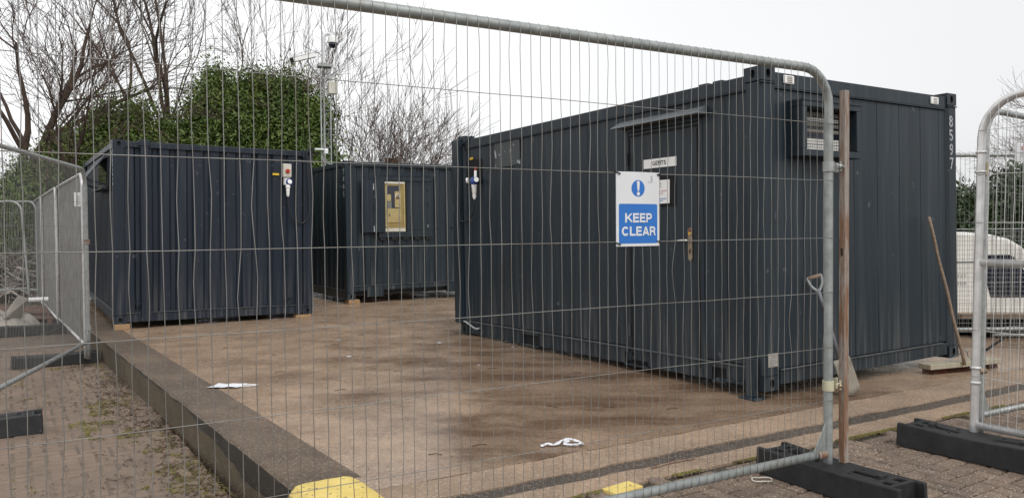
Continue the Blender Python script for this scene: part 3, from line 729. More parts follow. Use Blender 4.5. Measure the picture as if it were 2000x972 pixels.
def steel_container(loc, rot, label, W, L, H, paint, pitch=.27, side_pitch=.27, foot=.0, base='rail', gaps=(), front_wall=True, duty=.5):
    e = empty('steel_container', loc, rot, label, 'container', None)
    pw = .15
    for cx in (0, 1):
        for cy in (0, 1):
            x0 = 0 if cx == 0 else W - pw; y0 = 0 if cy == 0 else L - pw
            MBo = MB(); MBo.box(x0, x0 + pw, y0, y0 + pw, .116, H - .10); MBo.build('corner_post', paint, e, bevel=.012)
    castings(e, W, L, H, paint)
    for y0 in (.012, L - .072):
        mb = MB(); mb.box(pw, W - pw, y0, y0 + .06, H - .085, H + .0); mb.build('top_rail', paint, e, bevel=.006)
    for x0 in (.012, W - .072):
        mb = MB(); mb.box(x0, x0 + .06, pw, L - pw, H - .085, H + .0); mb.build('top_rail', paint, e, bevel=.006)
    mb = MB(); mb.box(.06, W - .06, .06, L - .06, H - .05, H - .018); mb.build('roof', paint, e)
    if front_wall:
        mb = MB(); corr(mb, pw - .01, W - pw + .01, .13, H - .08, .040, pitch, .036, duty=duty); mb.build('front_wall', paint, e, fix=False)
    mb = MB(); corr(mb, pw - .01, L - pw + .01, .13, H - .08, .040, side_pitch, .036, axis='y'); mb.build('side_wall', paint, e, fix=False)
    mb = MB(); mb.box(W - .08, W - .04, pw, L - pw, .13, H - .08); mb.build('side_wall', paint, e)
    mb = MB(); mb.box(pw, W - pw, L - .08, L - .04, .13, H - .08); mb.build('back_wall', paint, e)
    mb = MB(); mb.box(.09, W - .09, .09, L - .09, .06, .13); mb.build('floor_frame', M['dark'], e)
    for x0 in (.010, W - .07):
        mb = MB(); mb.box(x0, x0 + .06, pw, L - pw, .02, .17); mb.build('bottom_rail', paint, e, bevel=.005)
        mb = MB(); mb.box(x0 - .012, x0 + .02, pw, L - pw, .17, .176); mb.build('rail_lip', M['lit_dusty_lip'], e)
    return e

# ---- left container
c2 = steel_container((-5.6491, 11.1098, .010), (.0106, .0102, TH), 'navy corrugated steel container on the left with a red switch on its front', 2.876, 5.0, 2.605, M['navy'], pitch=.245, side_pitch=.18, duty=.34)
mb = MB(); mb.box(.145, 2.73, .014, .07, .02, .15); mb.build('bottom_rail', M['navy'], c2, bevel=.005)
mb = MB(); mb.box(.145, 2.73, -.004, .016, .150, .157); mb.build('rail_lip', M['lit_dusty_lip'], c2)
for x0 in (.355, 2.60):
    mb = MB(); mb.box(x0, x0 + .105, -.012, .05, .02, 2.56 if x0 < 1 else .0201 + 2.45); mb.build('lashing_bar', M['navy'], c2, bevel=.008)
mb = MB(); mb.box(.335, .48, -.02, .03, 2.545, 2.63); mb.build('hinge_lug', M['navy'], c2, bevel=.006)
for x0 in (.26, 2.42):
    for z in (.18, .28):
        mb = MB(); mb.box(x0, x0 + .12, -.008, .02, z, z + .012); mb.build('bracket_edge', M['navy'], c2)
# isolator box, socket
sb = MB(); sb.box(2.385, 2.515, -.075, .03, 2.175, 2.385); sbo = sb.build('switch_box', M['cream'], c2, bevel=.010)
mb = MB(); mb.lathe([(.036, 0), (.036, .012), (.026, .016), (.026, .028)], 18, (2.452, -.075, 2.27), (0, -1, 0)); ro = mb.build('rotary_switch', M['red'], sbo, autosmooth=True)
mb = MB(); mb.box(2.443, 2.461, -.112, -.10, 2.245, 2.295); mb.build('switch_grip', M['red'], sbo)
mb = MB(); mb.box(2.41, 2.50, -.05, .03, 2.055, 2.172); so = mb.build('socket_box', M['white'], c2, bevel=.008)
mb = MB(); mb.lathe([(.048, 0), (.052, .01), (.052, .03), (.045, .036)], 20, (2.475, -.05, 2.10), (.25, -1, .15)); mb.build('socket_ring', M['plugblue'], so, autosmooth=True)
mb = MB(); mb.lathe([(.040, .034), (.034, .042)], 20, (2.475, -.05, 2.10), (.25, -1, .15)); mb.build('socket_cap', M['white'], so, autosmooth=True)
mb = MB(); mb.box(2.245, 2.345, .015, .032, 2.205, 2.235); mb.build('yellow_sticker', M['yellow'], c2)
# marks on the post
for k in range(7):
    z = 2.36 - k * .065; mb = MB(); mb.box(-.0055, -.001, .004, .012 + .02 * ((k * 37) % 3) / 3, z, z + .045); mb.build('paint_mark', M['greyprint'], c2)
# window shutter propped open on the side
w2 = MB(); w2.box(-.012, .03, .62, 2.00, 1.98, 2.42); wf = w2.build('window', M['anthracite'], c2, bevel=.005)
mb = MB(); mb.box(-.016, -.013, .70, 1.92, 2.04, 2.36); mb.build('pane', M['glass'], wf)
mb = MB(); mb.add([(-.02, .55, 2.44), (-.02, 2.1, 2.44), (-.30, 2.1, 2.06), (-.30, .55, 2.06), (-.035, .55, 2.45), (-.035, 2.1, 2.45), (-.315, 2.1, 2.07), (-.315, .55, 2.07)],
    [(0, 1, 2, 3), (4, 7, 6, 5), (0, 3, 7, 4), (1, 5, 6, 2), (0, 4, 5, 1), (3, 2, 6, 7)]); mb.build('shutter', M['navy'], c2)
for y in (.6, 2.05):
    mb = MB(); mb.tube([(-.02, y, 2.0), (-.29, y, 2.08)], .012, 6); mb.build('shutter_stay', M['navy'], c2)
mb = MB(); mb.box(-.10, .0, .55, 2.1, 1.935, 1.965); mb.build('window_sill', M['navy'], c2, bevel=.004)
# cable of the left container
def world_of(e, p): 
    return Matrix.Translation(e.location) @ e.rotation_euler.to_matrix().to_4x4() @ Vector(p)
def smooth_path(P, n=8):
    P = [Vector(p) for p in P]; out = []
    for i in range(len(P) - 1):
        p0, p1, p2, p3 = P[max(i - 1, 0)], P[i], P[i + 1], P[min(i + 2, len(P) - 1)]
        for k in range(n):
            t = k / n; out.append(.5 * ((2 * p1) + (p2 - p0) * t + (2 * p0 - 5 * p1 + 4 * p2 - p3) * t * t + (3 * p1 - p0 - 3 * p2 + p3) * t ** 3))
    out.append(P[-1]); return out
cb2 = empty('power_cable', c2.location.copy(), tuple(c2.rotation_euler), 'black cable hanging in a loop from the white plug on the left container', 'cable')
mb = MB(); mb.tube(smooth_path([(2.463, -.045, 1.88), (2.47, -.05, 1.74), (2.52, -.05, 1.57), (2.62, -.05, 1.475), (2.72, -.05, 1.47), (2.80, -.05, 1.62), (2.80, -.045, 1.95), (2.78, -.04, 2.30), (2.77, -.04, 2.52), (2.79, -.03, 2.63), (2.86, .02, 2.66), (2.95, .1, 2.60), (3.02, .2, 2.56)]), .010, 8)
mb.build('cord', M['cable'], cb2, smooth=True)
mb = MB(); mb.lathe([(.034, .0), (.036, -.05), (.028, -.055), (.029, -.10), (.024, -.105), (.026, -.16), (.012, -.19)], 16, (2.462, -.055, 2.06)); mb.build('plug', M['white'], cb2, autosmooth=True)

# ---- middle container
c3 = steel_container((-3.1013, 14.7494, .0107), (0, -.0063, TH), 'small dark corrugated container in the middle with one ochre window and steel shutters', 3.05, 4.6, 2.60, M['anthracite'], pitch=.262, side_pitch=.262, duty=.52)
# base with fork pockets
for x0, x1, z0 in ((.40, .74, .03), (2.13, 2.52, .03), (2.52, 2.90, .15), (.148, .40, .155), (.74, 2.13, .155)):
    mb = MB(); mb.box(x0, x1, .012, .07, z0, .245); mb.build('base_rail', M['anthracite'], c3, bevel=.005)
mb = MB(); mb.box(.15, 2.9, -.004, .03, .246, .253); mb.build('rail_lip', M['lit_dusty_lip'], c3)
# flat window surround
mb = MB(); mb.box(.62, 1.82, .0, .05, 2.24, 2.345); mb.build('lintel', M['anthracite'], c3, bevel=.004)
mb = MB(); mb.box(.70, 1.80, -.012, .02, 2.345, 2.352); mb.build('drip_strip', M['anthracite'], c3)
mb = MB(); mb.box(.76, 1.82, -.008, .05, 2.265, 2.273); mb.build('drip_strip', M['anthracite'], c3)
mb = MB(); mb.box(.66, 1.82, .0, .05, 1.16, 1.262); mb.build('window_base', M['anthracite'], c3, bevel=.004)
for k in range(5):
    x = .68 + k * .245; mb = MB(); mb.box(x, x + .12, .004, .045, 1.11, 1.158); mb.build('vent_slot', M['dark'], c3)
mb = MB(); mb.box(.78, 1.225, .006, .05, 1.268, 2.235); wn3 = mb.build('window', M['ochre'], c3)
for (a, b, c, d, m_) in ((.79, 1.215, 1.27, 1.335, 'cream'), (.79, 1.215, 2.195, 2.235, 'cream'), (1.185, 1.215, 1.335, 2.195, 'ochre2'), (.775, .79, 1.27, 2.235, 'cream')):
    mb = MB(); mb.box(a, b, -.006, .02, c, d); mb.build('window_frame', M[m_], wn3, bevel=.003)
mb = MB(); mb.box(.80, 1.10, .001, .004, 1.70, 2.16); mb.build('pane', M['glass'], wn3)
notices = [(.80, .835, 1.36, 2.16, 'ochre2'), (.845, .92, 1.86, 1.99, 'ochre2'), (.845, .93, 1.72, 1.85, 'slate'), (1.0, 1.125, 1.74, 2.05, 'ochre2'), (.845, 1.13, 1.45, 1.72, 'ochre2'), (.80, .85, 1.86, 1.96, 'ochre2'), (.87, .895, 1.56, 1.62, 'brown'), (1.03, 1.10, 1.90, 1.95, 'brown')]
for k, (a, b, c, d, m_) in enumerate(notices):
    mb = MB(); mb.box(a, b, -.003 - .0006 * k, .0, c, d); mb.build('notice', M[m_], wn3)
mb = MB(); mb.tube([(1.0 + .055 + .05 * math.cos(a), -.012, 1.93 + .07 * math.sin(a)) for a in [math.pi * k / 8 for k in range(9)]], .007, 5); mb.build('arch_print', M['white'], wn3)
mb = MB(); mb.box(.31, .545, -.035, -.012, 1.262, 2.255); s1 = mb.build('shutter', M['navy'], c3, bevel=.004)
mb = MB(); mb.box(.55, .785, -.030, -.008, 1.262, 2.255); s2 = mb.build('shutter', M['anthracite'], c3, bevel=.004)
for z in (1.34, 1.74, 2.14):
    mb = MB(); mb.box(.538, .558, -.042, -.03, z - .07, z + .05); mb.build('hinge', M['greyprint'] if z != 1.74 else M['black'], s1)
mb = MB(); mb.box(1.255, 1.80, .0, .03, 1.262, 2.23); s3_ = mb.build('shutter', M['anthracite'], c3, bevel=.004)
mb = MB(); mb.box(1.27, 1.78, -.006, .0, 1.30, 1.307); mb.box(1.27, 1.78, -.006, 0, 2.195, 2.202); mb.build('edge_fold', M['anthracite'], s3_)
mb = MB(); mb.box(1.232, 1.25, -.006, .03, 1.262, 2.235); mb.build('shutter_guide', M['dark'], c3)
for z in (1.37, 1.80, 2.08):
    mb = MB(); mb.box(1.70, 1.712, -.008, .0, z - .03, z + .03); mb.build('hinge', M['greyprint'] if z < 1.5 else M['black'], s3_)
for x in (1.92, 2.26):
    mb = MB(); mb.lathe([(.02, 0), (.02, .02), (.01, .03)], 10, (x, .042, 1.33), (0, -1, 0)); mb.build('rivet', M['black'], c3)
for k, ch in enumerate('7485'):
    strokes(ch, c3, (-.003, .115, 2.43 - k * .14 - .07), (0, -1, 0), (0, 0, 1), .085, .10, M['greyprint'], name='number_digit', t=.2, depth=.003)

# ---- GENTS toilet block, the big one on the right
W1, L1, H1 = 2.876, 5.0, 2.59
c1 = empty('toilet_cabin', (2.0169, 6.2499, 0), (-.0125, -.0046, TH), 'large anthracite steel toilet cabin on the right with a door marked GENTS', 'cabin')
P1 = M['anthracite']
for cx in (0, 1):
    for cy in (0, 1):
        x0 = 0 if cx == 0 else W1 - .16; y0 = 0 if cy == 0 else L1 - .16
        mb = MB(); mb.prism([(x0, y0 + .03), (x0 + .03, y0), (x0 + .16, y0), (x0 + .16, y0 + .16), (x0, y0 + .16)], .116, H1 - .11, axis='z'); mb.build('corner_post', P1, c1, bevel=.006)
        if cy == 0:
            mb = MB(); mb.box(x0 - .008, x0 + .165, y0 - .012, y0 + .02, H1 - .122, H1 - .112); mb.build('casting_lip', P1, c1)
castings(c1, W1, L1, H1, P1)
def rail(nm, *b, bev=.005):
    m_ = MB(); m_.box(*b); return m_.build(nm, M['lit_dusty_lip'] if nm == 'rail_lip' and b[4] < 1 else P1, c1, bevel=bev)
rail('top_rail', .16, W1 - .16, .008, .07, H1 - .145, H1 - .025)
rail('rail_lip', .16, W1 - .16, .0, .03, H1 - .155, H1 - .147, bev=0)
rail('top_rail', .008, .07, .16, L1 - .16, H1 - .155, H1 - .045)
rail('rail_lip', -.004, .03, .16, L1 - .16, H1 - .165, H1 - .157, bev=0)
rail('top_rail', W1 - .07, W1 - .008, .16, L1 - .16, H1 - .145, H1 - .03)
rail('top_rail', .16, W1 - .16, L1 - .07, L1 - .008, H1 - .145, H1 - .03)
rail('roof', .07, W1 - .07, .07, L1 - .07, H1 - .09, H1 - .05)
for y in (.46, .62):
    mb = MB(); mb.box(.05, .20, y, y + .10, H1 - .06, H1 - .02); mb.build('roof_bracket', P1, c1, bevel=.004)
# right (short) side: flat panels with open seams
xs = [.165, .53, .88, 1.23, 1.58, 1.93, 2.28, 2.60, 2.712]
for a, b in zip(xs[:-1], xs[1:]):
    mb = MB(); mb.box(a + .0022, b - .0022, .022, .05, .165, H1 - .157); mb.build('wall_panel', P1, c1, bevel=.003)
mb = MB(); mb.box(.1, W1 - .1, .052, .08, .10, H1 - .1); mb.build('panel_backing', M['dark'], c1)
rail('bottom_rail', .20, W1 - .166, .010, .07, .035, .150)
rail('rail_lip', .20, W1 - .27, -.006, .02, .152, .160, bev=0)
# left (long) side with the door: ribbed panels
DY0, DY1 = .70, 1.62
def ribbed(y0, y1, z0, z1, nm='wall_panel'):
    mb = MB(); pts = []; n_ = max(1, round((y1 - y0) / .1)); p = (y1 - y0) / n_
    for i in range(n_):
        b = y0 + i * p; pts += [(b, 0), (b + p * .42, 0), (b + p * .48, .003), (b + p * .92, .003)]
    pts.append((y1, 0)); vs = []
    for a, d in pts:
        vs += [(.024 + d, a, z0), (.024 + d, a, z1)]
    mb.add(vs, [(2 * i, 2 * i + 1, 2 * i + 3, 2 * i + 2) for i in range(len(pts) - 1)])
    return mb.build(nm, P1, c1, fix=False)
ys = [.162, .40, .655]
for a, b in zip(ys[:-1], ys[1:]): ribbed(a + .002, b - .002, .19, H1 - .165)
ys = [1.665, 2.26, 2.86, 3.46, 4.06, 4.835]
for a, b in zip(ys[:-1], ys[1:]): ribbed(a + .002, b - .002, .19, H1 - .165)
ribbed(.657, 1.663, 2.30, H1 - .165)
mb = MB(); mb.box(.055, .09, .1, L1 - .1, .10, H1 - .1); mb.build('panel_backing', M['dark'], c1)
# bottom rail with fork pockets
segs = [(.166, .42), (.58, 1.38), (1.72, 3.20), (3.56, 4.835)]
for a, b in segs:
    mb = MB(); mb.box(.016, .07, a, b, .015, .165); mb.build('bottom_rail', P1, c1, bevel=.004)
for a, b in zip([s[1] for s in segs[:-1]], [s[0] for s in segs[1:]]):
    mb = MB(); mb.box(.014, .07, a, b, .13, .165); mb.box(.014, .07, a, b, .0, .018); mb.build('fork_pocket', P1, c1)
    mb = MB(); mb.box(.06, .5, a + .003, b - .003, .02, .128); mb.build('pocket_shade_block', M['dark'], c1)  # solid block coloured near black for the shade inside the pocket
mb = MB(); mb.box(-.006, .03, .20, L1 - .20, .168, .178); mb.build('rail_lip', M['lit_dusty_lip'], c1)
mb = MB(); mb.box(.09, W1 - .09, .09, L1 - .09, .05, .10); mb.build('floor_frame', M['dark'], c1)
mb = MB(); mb.tube(smooth_path([(-.02, L1 - .06, .17), (-.03, L1 - .20, .16), (-.03, L1 - .42, .10), (-.01, L1 - .50, .11)]), .012, 7); mb.build('waste_hose', M['greyprint'], c1, smooth=True)
mb = MB(); mb.box(-.07, .0, L1 - .12, L1 + .05, .14, 2.56); mb.build('downpipe', P1, c1, bevel=.012)
# near corner jack
mb = MB(); mb.box(-.06, -.015, .06, .15, -.05, .26); mb.build('levelling_jack', P1, c1, bevel=.006)
mb = MB(); mb.box(-.10, .03, .02, .19, -.068, -.05); mb.build('jack_foot', P1, c1)
mb = MB(); mb.box(-.03, -.012, .20, .50, .03, .05); mb.build('tow_plate', P1, c1)
# door
fr = MB(); fr.box(.014, .05, DY0 - .045, DY0, .05, 2.30); fr.box(.014, .05, DY1, DY1 + .045, .05, 2.30); fr.box(.014, .05, DY0 - .045, DY1 + .045, 2.255, 2.299)
fr.build('door_frame', P1, c1, bevel=.004)
mb = MB(); mb.box(.020, .05, DY0 + .004, DY1 - .004, .06, 2.25); door = mb.build('door', P1, c1, bevel=.003)
mb = MB(); mb.box(.010, .024, DY0 + .008, DY0 + .02, .1, 2.2); mb.box(.010, .024, DY1 - .02, DY1 - .008, .1, 2.2); mb.box(.010, .024, DY0 + .008, DY1 - .008, 2.21, 2.225); mb.build('door_seal', M['dark'], door)
for z in (.35, 1.25, 2.0):
    mb = MB(); mb.tube([(.0, DY1 + .0, z - .06), (.0, DY1 + .0, z + .06)], .012, 8); mb.build('hinge', P1, door)
mb = MB(); mb.box(.002, .02, .99, 1.30, 1.53, 1.81); mb.build('vision_panel', M['black'], door, bevel=.004)
mb = MB(); poly = rrect(.785, .835, 1.035, 1.325, .024, 6); mb.prism([(a, b) for a, b in poly], .008, .019, axis='x'); hp = mb.build('handle_plate', M['brass'], door, autosmooth=True)
mb = MB(); mb.tube([(.01, .81, 1.215), (-.045, .81, 1.215), (-.052, .83, 1.216), (-.052, .97, 1.208)], .010, 10); mb.build('lever_handle', M['chrome'], door, smooth=True)
mb = MB(); mb.lathe([(.013, 0), (.012, .008)], 14, (.008, .81, 1.275), (-1, 0, 0)); mb.build('lock_light', M['yellow'], door)
mb = MB(); mb.lathe([(.018, 0), (.017, .006)], 14, (.008, .81, 1.303), (-1, 0, 0)); mb.build('lock_button', mat('dull_red', (.22, .06, .05), rough=.5), door)
mb = MB(); mb.box(.005, .0085, .804, .816, 1.10, 1.14); mb.build('keyhole', M['black'], door)
# hood over the door, its paint lightened to stand for sky on the slope
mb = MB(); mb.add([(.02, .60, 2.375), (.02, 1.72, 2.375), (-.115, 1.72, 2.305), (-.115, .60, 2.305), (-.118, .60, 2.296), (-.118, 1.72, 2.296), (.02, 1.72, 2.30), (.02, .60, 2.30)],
    [(0, 1, 2, 3), (3, 2, 5, 4), (0, 3, 4, 7), (1, 6, 5, 2), (7, 4, 5, 6), (0, 7, 6, 1)]); mb.build('door_hood', mat('skylit_hood_paint', (.13, .145, .155), (.10, .11, .12), rough=.4, scale=3), c1)
# faded plate high on the long side
pat = mat('torn_white_sticker', (.40, .42, .43), (.052, .062, .066), rough=.6, scale=9, lo=.36, hi=.40)
mb = MB(); mb.box(.012, .022, 3.53, 4.09, 2.12, 2.42); mb.build('faded_plate', pat, c1)
# inlet recess
mb = MB(); mb.box(.018, .0235, 4.42, 4.80, 1.95, 2.27); mb.build('inlet_plate', M['black'], c1)
mb = MB(); mb.box(.006, .014, 4.62, 4.70, 2.275, 2.305); mb.build('yellow_sticker', M['yellow'], c1)
# cage window on the short side
wc = MB(); bx = (.33, 1.10, 1.885, 2.345)
wc.box(bx[0], bx[1], -.135, .03, bx[3] - .06, bx[3]); wc.box(bx[0], bx[1], -.135, .03, bx[2], bx[2] + .055)
wc.box(bx[0], bx[0] + .055, -.135, .03, bx[2] + .055, bx[3] - .06); wc.box(bx[1] - .05, bx[1], -.135, .03, bx[2] + .055, bx[3] - .06)
cage = wc.build('window_cage', P1, c1, bevel=.005)
rail('cage_lip', bx[0] - .01, bx[1] + .02, -.145, -.13, bx[3] - .012, bx[3] + .004, bev=0)
wm = MB(); z = bx[2] + .055
xx = bx[0] + .055
while xx < bx[1] - .05: wm.tube([(xx, -.085, bx[2] + .05), (xx, -.085, bx[3] - .05)], .0016, 4, cap=False); xx += .025
while z < bx[3] - .06: wm.tube([(bx[0] + .05, -.083, z), (bx[1] - .05, -.083, z)], .0016, 4, cap=False); z += .025
tag(wm.build('grille', M['black'], cage, fix=False), kind='stuff')
mb = MB(); mb.box(.39, 1.04, .004, .021, 1.94, 2.285); wp = mb.build('window', M['glass'], c1)
for k, z in enumerate([1.955, 2.005, 2.10, 2.15, 2.195, 2.24]):
    mb = MB(); mb.box(.40, .98, -.006, .003, z, z + (.044 if k < 2 else .030)); mb.build('blind_slat', M['blind'] if k in (0, 1, 4) else M['tarp'], wp)
# vents, label, numbers
for x, z in ((.27, 2.487), (2.43, 2.482)):
    mb = MB(); mb.box(x, x + .125, -.012, .01, z - .01, z + .062); vt = mb.build('air_vent', M['white'], c1, bevel=.012)
    mb = MB()
    for k in range(4): mb.box(x + .03, x + .095, -.0145, -.011, z + .002 + k * .014, z + .008 + k * .014)
    mb.build('vent_louvre', M['brass'] if x < 1 else M['tarp'], vt)
mb = MB(); mb.box(.035, .155, -.0045, -.0012, .19, .30); lb = mb.build('data_label', M['tarp'], c1)
for k in range(4):
    mb = MB(); mb.box(.05, .14 - .02 * (k % 2), -.006, -.0045, .205 + k * .022, .212 + k * .022); mb.build('label_print', M['greyprint'], lb)
for k, ch in enumerate('8597'):
    strokes(ch, c1, (2.745, -.002, 2.27 - k * .137), (1, 0, 0), (0, 0, 1), .070, .115, M['greyprint'], name='number_digit', t=.16, depth=.002)

# signs on the door
gs = empty('gents_sign', world_of(c1, (.016, 1.40, 1.89)), (-.0125, -.0046, TH - R(90)), 'white GENTS name plate on the cabin door', 'sign')
# local frame of these signs: x to the viewer's right, -y to the viewer
mb = MB(); mb.box(0, .43, -.004, .0, 0, .085); mb.build('plate', M['white'], gs)
strokes('GENTS', gs, (.12, -.004, .022), (1, 0, 0), (0, 0, 1), .185, .042, M['black'], t=.16, depth=.001)
ns = empty('door_notice', world_of(c1, (-.002, 1.295, 1.555)), (-.0125, -.0046, TH - R(90)), 'small white notice with red and blue print on a black panel below the GENTS plate', 'notice')
mb = MB(); mb.box(0, .25, -.004, .0, 0, .215); mb.build('sheet', M['white'], ns)
letters('S', ns, (.13, -.004, .165), (1, 0, 0), (0, 0, 1), .014, .028, M['black'], name='emblem', bold=-.012, depth=.001)
mb = MB(); mb.box(.115, .15, -.0055, -.0042, .152, .155); mb.build('emblem_line', M['black'], ns)
letters('STAFF ONLY WELFARE', ns, (.03, -.004, .108), (1, 0, 0), (0, 0, 1), .19, .013, M['red'], depth=.001)
letters('FACILITIES', ns, (.08, -.004, .086), (1, 0, 0), (0, 0, 1), .09, .013, M['red'], depth=.001)
for z, a, b in ((.040, .03, .215), (.022, .07, .16)):
    mb = MB(); x = a
    while x < b: mb.box(x, x + .007, -.0055, -.0042, z, z + .008); x += .011
    mb.build('blue_print', M['blue'], ns)

# cable and plug of the cabin
cbl = empty('power_cable', c1.location.copy(), tuple(c1.rotation_euler), 'black cable looping from the blue and white plug on the long side of the cabin', 'cable')
mb = MB(); mb.tube(smooth_path([(-.04, 4.50, 1.80), (-.045, 4.51, 1.68), (-.05, 4.58, 1.55), (-.055, 4.74, 1.485), (-.06, 4.92, 1.52), (-.07, 5.05, 1.72), (-.07, 5.07, 2.0), (-.06, 5.02, 2.3), (-.04, 4.86, 2.47), (-.02, 4.74, 2.53), (.05, 4.70, 2.59)]), .009, 8)
mb.build('cord', M['cable'], cbl, smooth=True)
mb = MB(); mb.lathe([(.010, .0), (.025, .035), (.025, .085), (.029, .09), (.031, .15), (.036, .16), (.036, .20)], 16, (-.05, 4.50, 1.755)); mb.build('plug', M['white'], cbl, autosmooth=True)
mb = MB(); mb.lathe([(.042, 0), (.050, .02), (.050, .07), (.034, .09)], 18, (-.05, 4.50, 1.945)); mb.build('plug_collar', M['plugblue'], cbl, autosmooth=True)
mb = MB(); mb.lathe([(.036, 0), (.036, .018)], 16, (-.09, 4.58, 2.0), (-.6, .8, 0)); mb.lathe([(.03, 0), (.03, .018)], 16, (-.06, 4.42, 2.0), (-.6, -.8, 0)); mb.build('socket_cap', M['white'], cbl, autosmooth=True)
mb = MB(); mb.tube([(-.03, 4.50, 2.03), (-.02, 4.51, 2.12)], .018, 8); mb.build('inlet_neck', M['white'], cbl)
mb = MB(); mb.tube([(-.02, 4.51, 2.10), (-.02, 4.51, 2.17)], .013, 8); mb.build('red_sleeve', M['red'], cbl)

# packing timbers under the containers
def block(loc, rz, dims, label, m='woodnew', cat='timber block', group='timber packers under the containers'):
    mb = MB(); a, b, c = dims; mb.box(-a / 2, a / 2, -b / 2, b / 2, 0, c)
    o = mb.build('packing_timber', M[m], loc=loc, rot=(0, 0, rz), bevel=.004); return tag(o, label, cat, group)
def under(e, x, y, dims, label, m='woodnew', z=SL + .001, rz=None):
    p = world_of(e, (x, y, 0)); p.z = z; return block(p, TH if rz is None else rz, dims, label, m)
under(c2, .10, .05, (.20, .18, .078), 'pale timber packer under the near left corner of the navy container')
under(c2, 2.72, .05, (.24, .16, .045), 'pale timber packer under the near right corner of the navy container')
under(c3, .12, .06, (.22, .2, .078), 'pale timber packer under the left corner of the middle container')
under(c3, 2.98, .04, (.16, .2, .078), 'pale timber packer under the right corner of the middle container')
under(c3, 2.78, -.35, (.55, .3, .09), 'dark weathered timber lying beside the right corner of the middle container', 'wood', rz=TH + .1)
under(c2, .30, 4.9, (.2, .2, .075), 'timber packer under the far corner of the navy container beside the fence', 'wood')
under(c1, .35, 1.55, (.20, .36, .055), 'thin pale timber under the fork pocket by the GENTS door', 'wood')

# ---------------------------------------------------------------- shovel and broom
def at_st(s, t, z): return st(s, t, z)
sh = empty('shovel', (0, 0, 0), (0, 0, 0), 'worn shovel with a grey D handle leaning on the short side of the cabin', 'shovel')
tp = Vector((2.50, 6.50, .90)); bp_ = Vector((2.68, 6.42, SL + .30)); tip = Vector((2.77, 6.36, SL + .005))
ax = (bp_ - tp).normalized()
mb = MB(); mb.tube([tp + ax * .10, tp + ax * .30], .016, 10, r2=.017); mb.tube([tp + ax * .30, bp_], .018, 10); mb.build('shaft', mat('grey_fibreglass', (.15, .16, .175), rough=.5), sh, smooth=True)
side = ax.cross(Vector((0, 1, 0))).normalized(); 
mb = MB(); mb.tube(smooth_path([tp + ax * .13, tp + ax * .07 + side * .045, tp + side * .058 + ax * .01, tp + side * .05 - ax * .008]), .012, 8)
mb.tube(smooth_path([tp + ax * .13, tp + ax * .07 - side * .045, tp - side * .058 + ax * .01, tp - side * .05 - ax * .008]), .012, 8); mb.build('handle_yoke', M['galv_old'], sh, smooth=True)
mb = MB(); mb.tube([tp - side * .055, tp + side * .055], .016, 10); mb.build('grip', M['wood'], sh, smooth=True)
mb = MB(); lab_ = tp + ax * .33; mb.tube([lab_, lab_ + ax * .035], .0186, 10); mb.build('label_band', M['white'], sh)
# blade: dished plate
mb = MB(); dn = (tip - bp_).normalized(); sd2 = Vector((.92, .30, 0)).normalized(); sd2 = (sd2 - dn * sd2.dot(dn)).normalized(); nn = dn.cross(sd2)
vs = []; nu, nv = 8, 8
for i in range(nu + 1):
    for j in range(nv + 1):
        u_ = (j / nv - .5) * 2; f = i / nu
        wdt = .088 * (1 if f < .85 else 1 - (f - .85) * .6)
        vs.append(bp_ + dn * (f * .30 - .02 * (u_ ** 2) * (1 if f > .5 else 0)) + sd2 * u_ * wdt + nn * (.02 * u_ * u_ * (1 - f * .6)))
w_ = nv + 1
mb.add(vs, [(i * w_ + j, i * w_ + j + 1, (i + 1) * w_ + j + 1, (i + 1) * w_ + j) for i in range(nu) for j in range(nv)])
o = mb.build('blade', mat('cement_crusted_steel', (.27, .245, .20), (.17, .15, .12), rough=.8, scale=9, bump=.4), sh, smooth=True, fix=False)
so_ = o.modifiers.new('thick', 'SOLIDIFY'); so_.thickness = .004

br = empty('yard_broom', (0, 0, 0), (0, 0, 0), 'wide wooden yard broom leaning on the corner of the cabin', 'broom')
hb = Vector((4.25, 7.36, SL + .075)); ht = Vector((3.955, 7.46, 1.40))
mb = MB(); n_ = 12; mb.tube([hb + (ht - hb) * (i / n_) + Vector((.004 * math.sin(i * 1.3), 0, 0)) for i in range(n_ + 1)], .0155, 10, r2=.0145); mb.build('handle', M['wood'], br, smooth=True)
bang = math.atan2(7.66 - 7.32, 4.72 - 3.84)
Mx = Matrix.Translation((4.27, 7.47, SL)) @ Matrix.Rotation(bang, 4, 'Z')
mb = MB(); mb.box(-.46, .46, -.07, .07, .050, .098, M=Mx); mb.build('head', M['broomwood'], br, bevel=.006)
mb = MB(); r_ = random.Random(3)
for i in range(90):
    x = -.44 + .88 * i / 89
    for y in (-.035, 0, .035):
        p = Mx @ Vector((x, y, .056)); q = Mx @ Vector((x + r_.uniform(-.012, .012), y * 1.3 + r_.uniform(-.01, .01), .003)); mb.tube([p, q], .0045, 3, cap=False)
tag(mb.build('bristles', mat('red_brown_bristle', (.16, .05, .03), (.08, .035, .025), rough=.8), br, fix=False), kind='stuff')
for sx in (-1, 1):
    mb = MB(); mb.tube(smooth_path([Mx @ Vector((sx * .17, 0, .095)), Mx @ Vector((sx * .09, -.01, .14)), hb + Vector((sx * .022, 0, .12)), hb + Vector((0, -.012, .155))]), .006, 6); mb.build('brace', M['galv'], br, smooth=True)

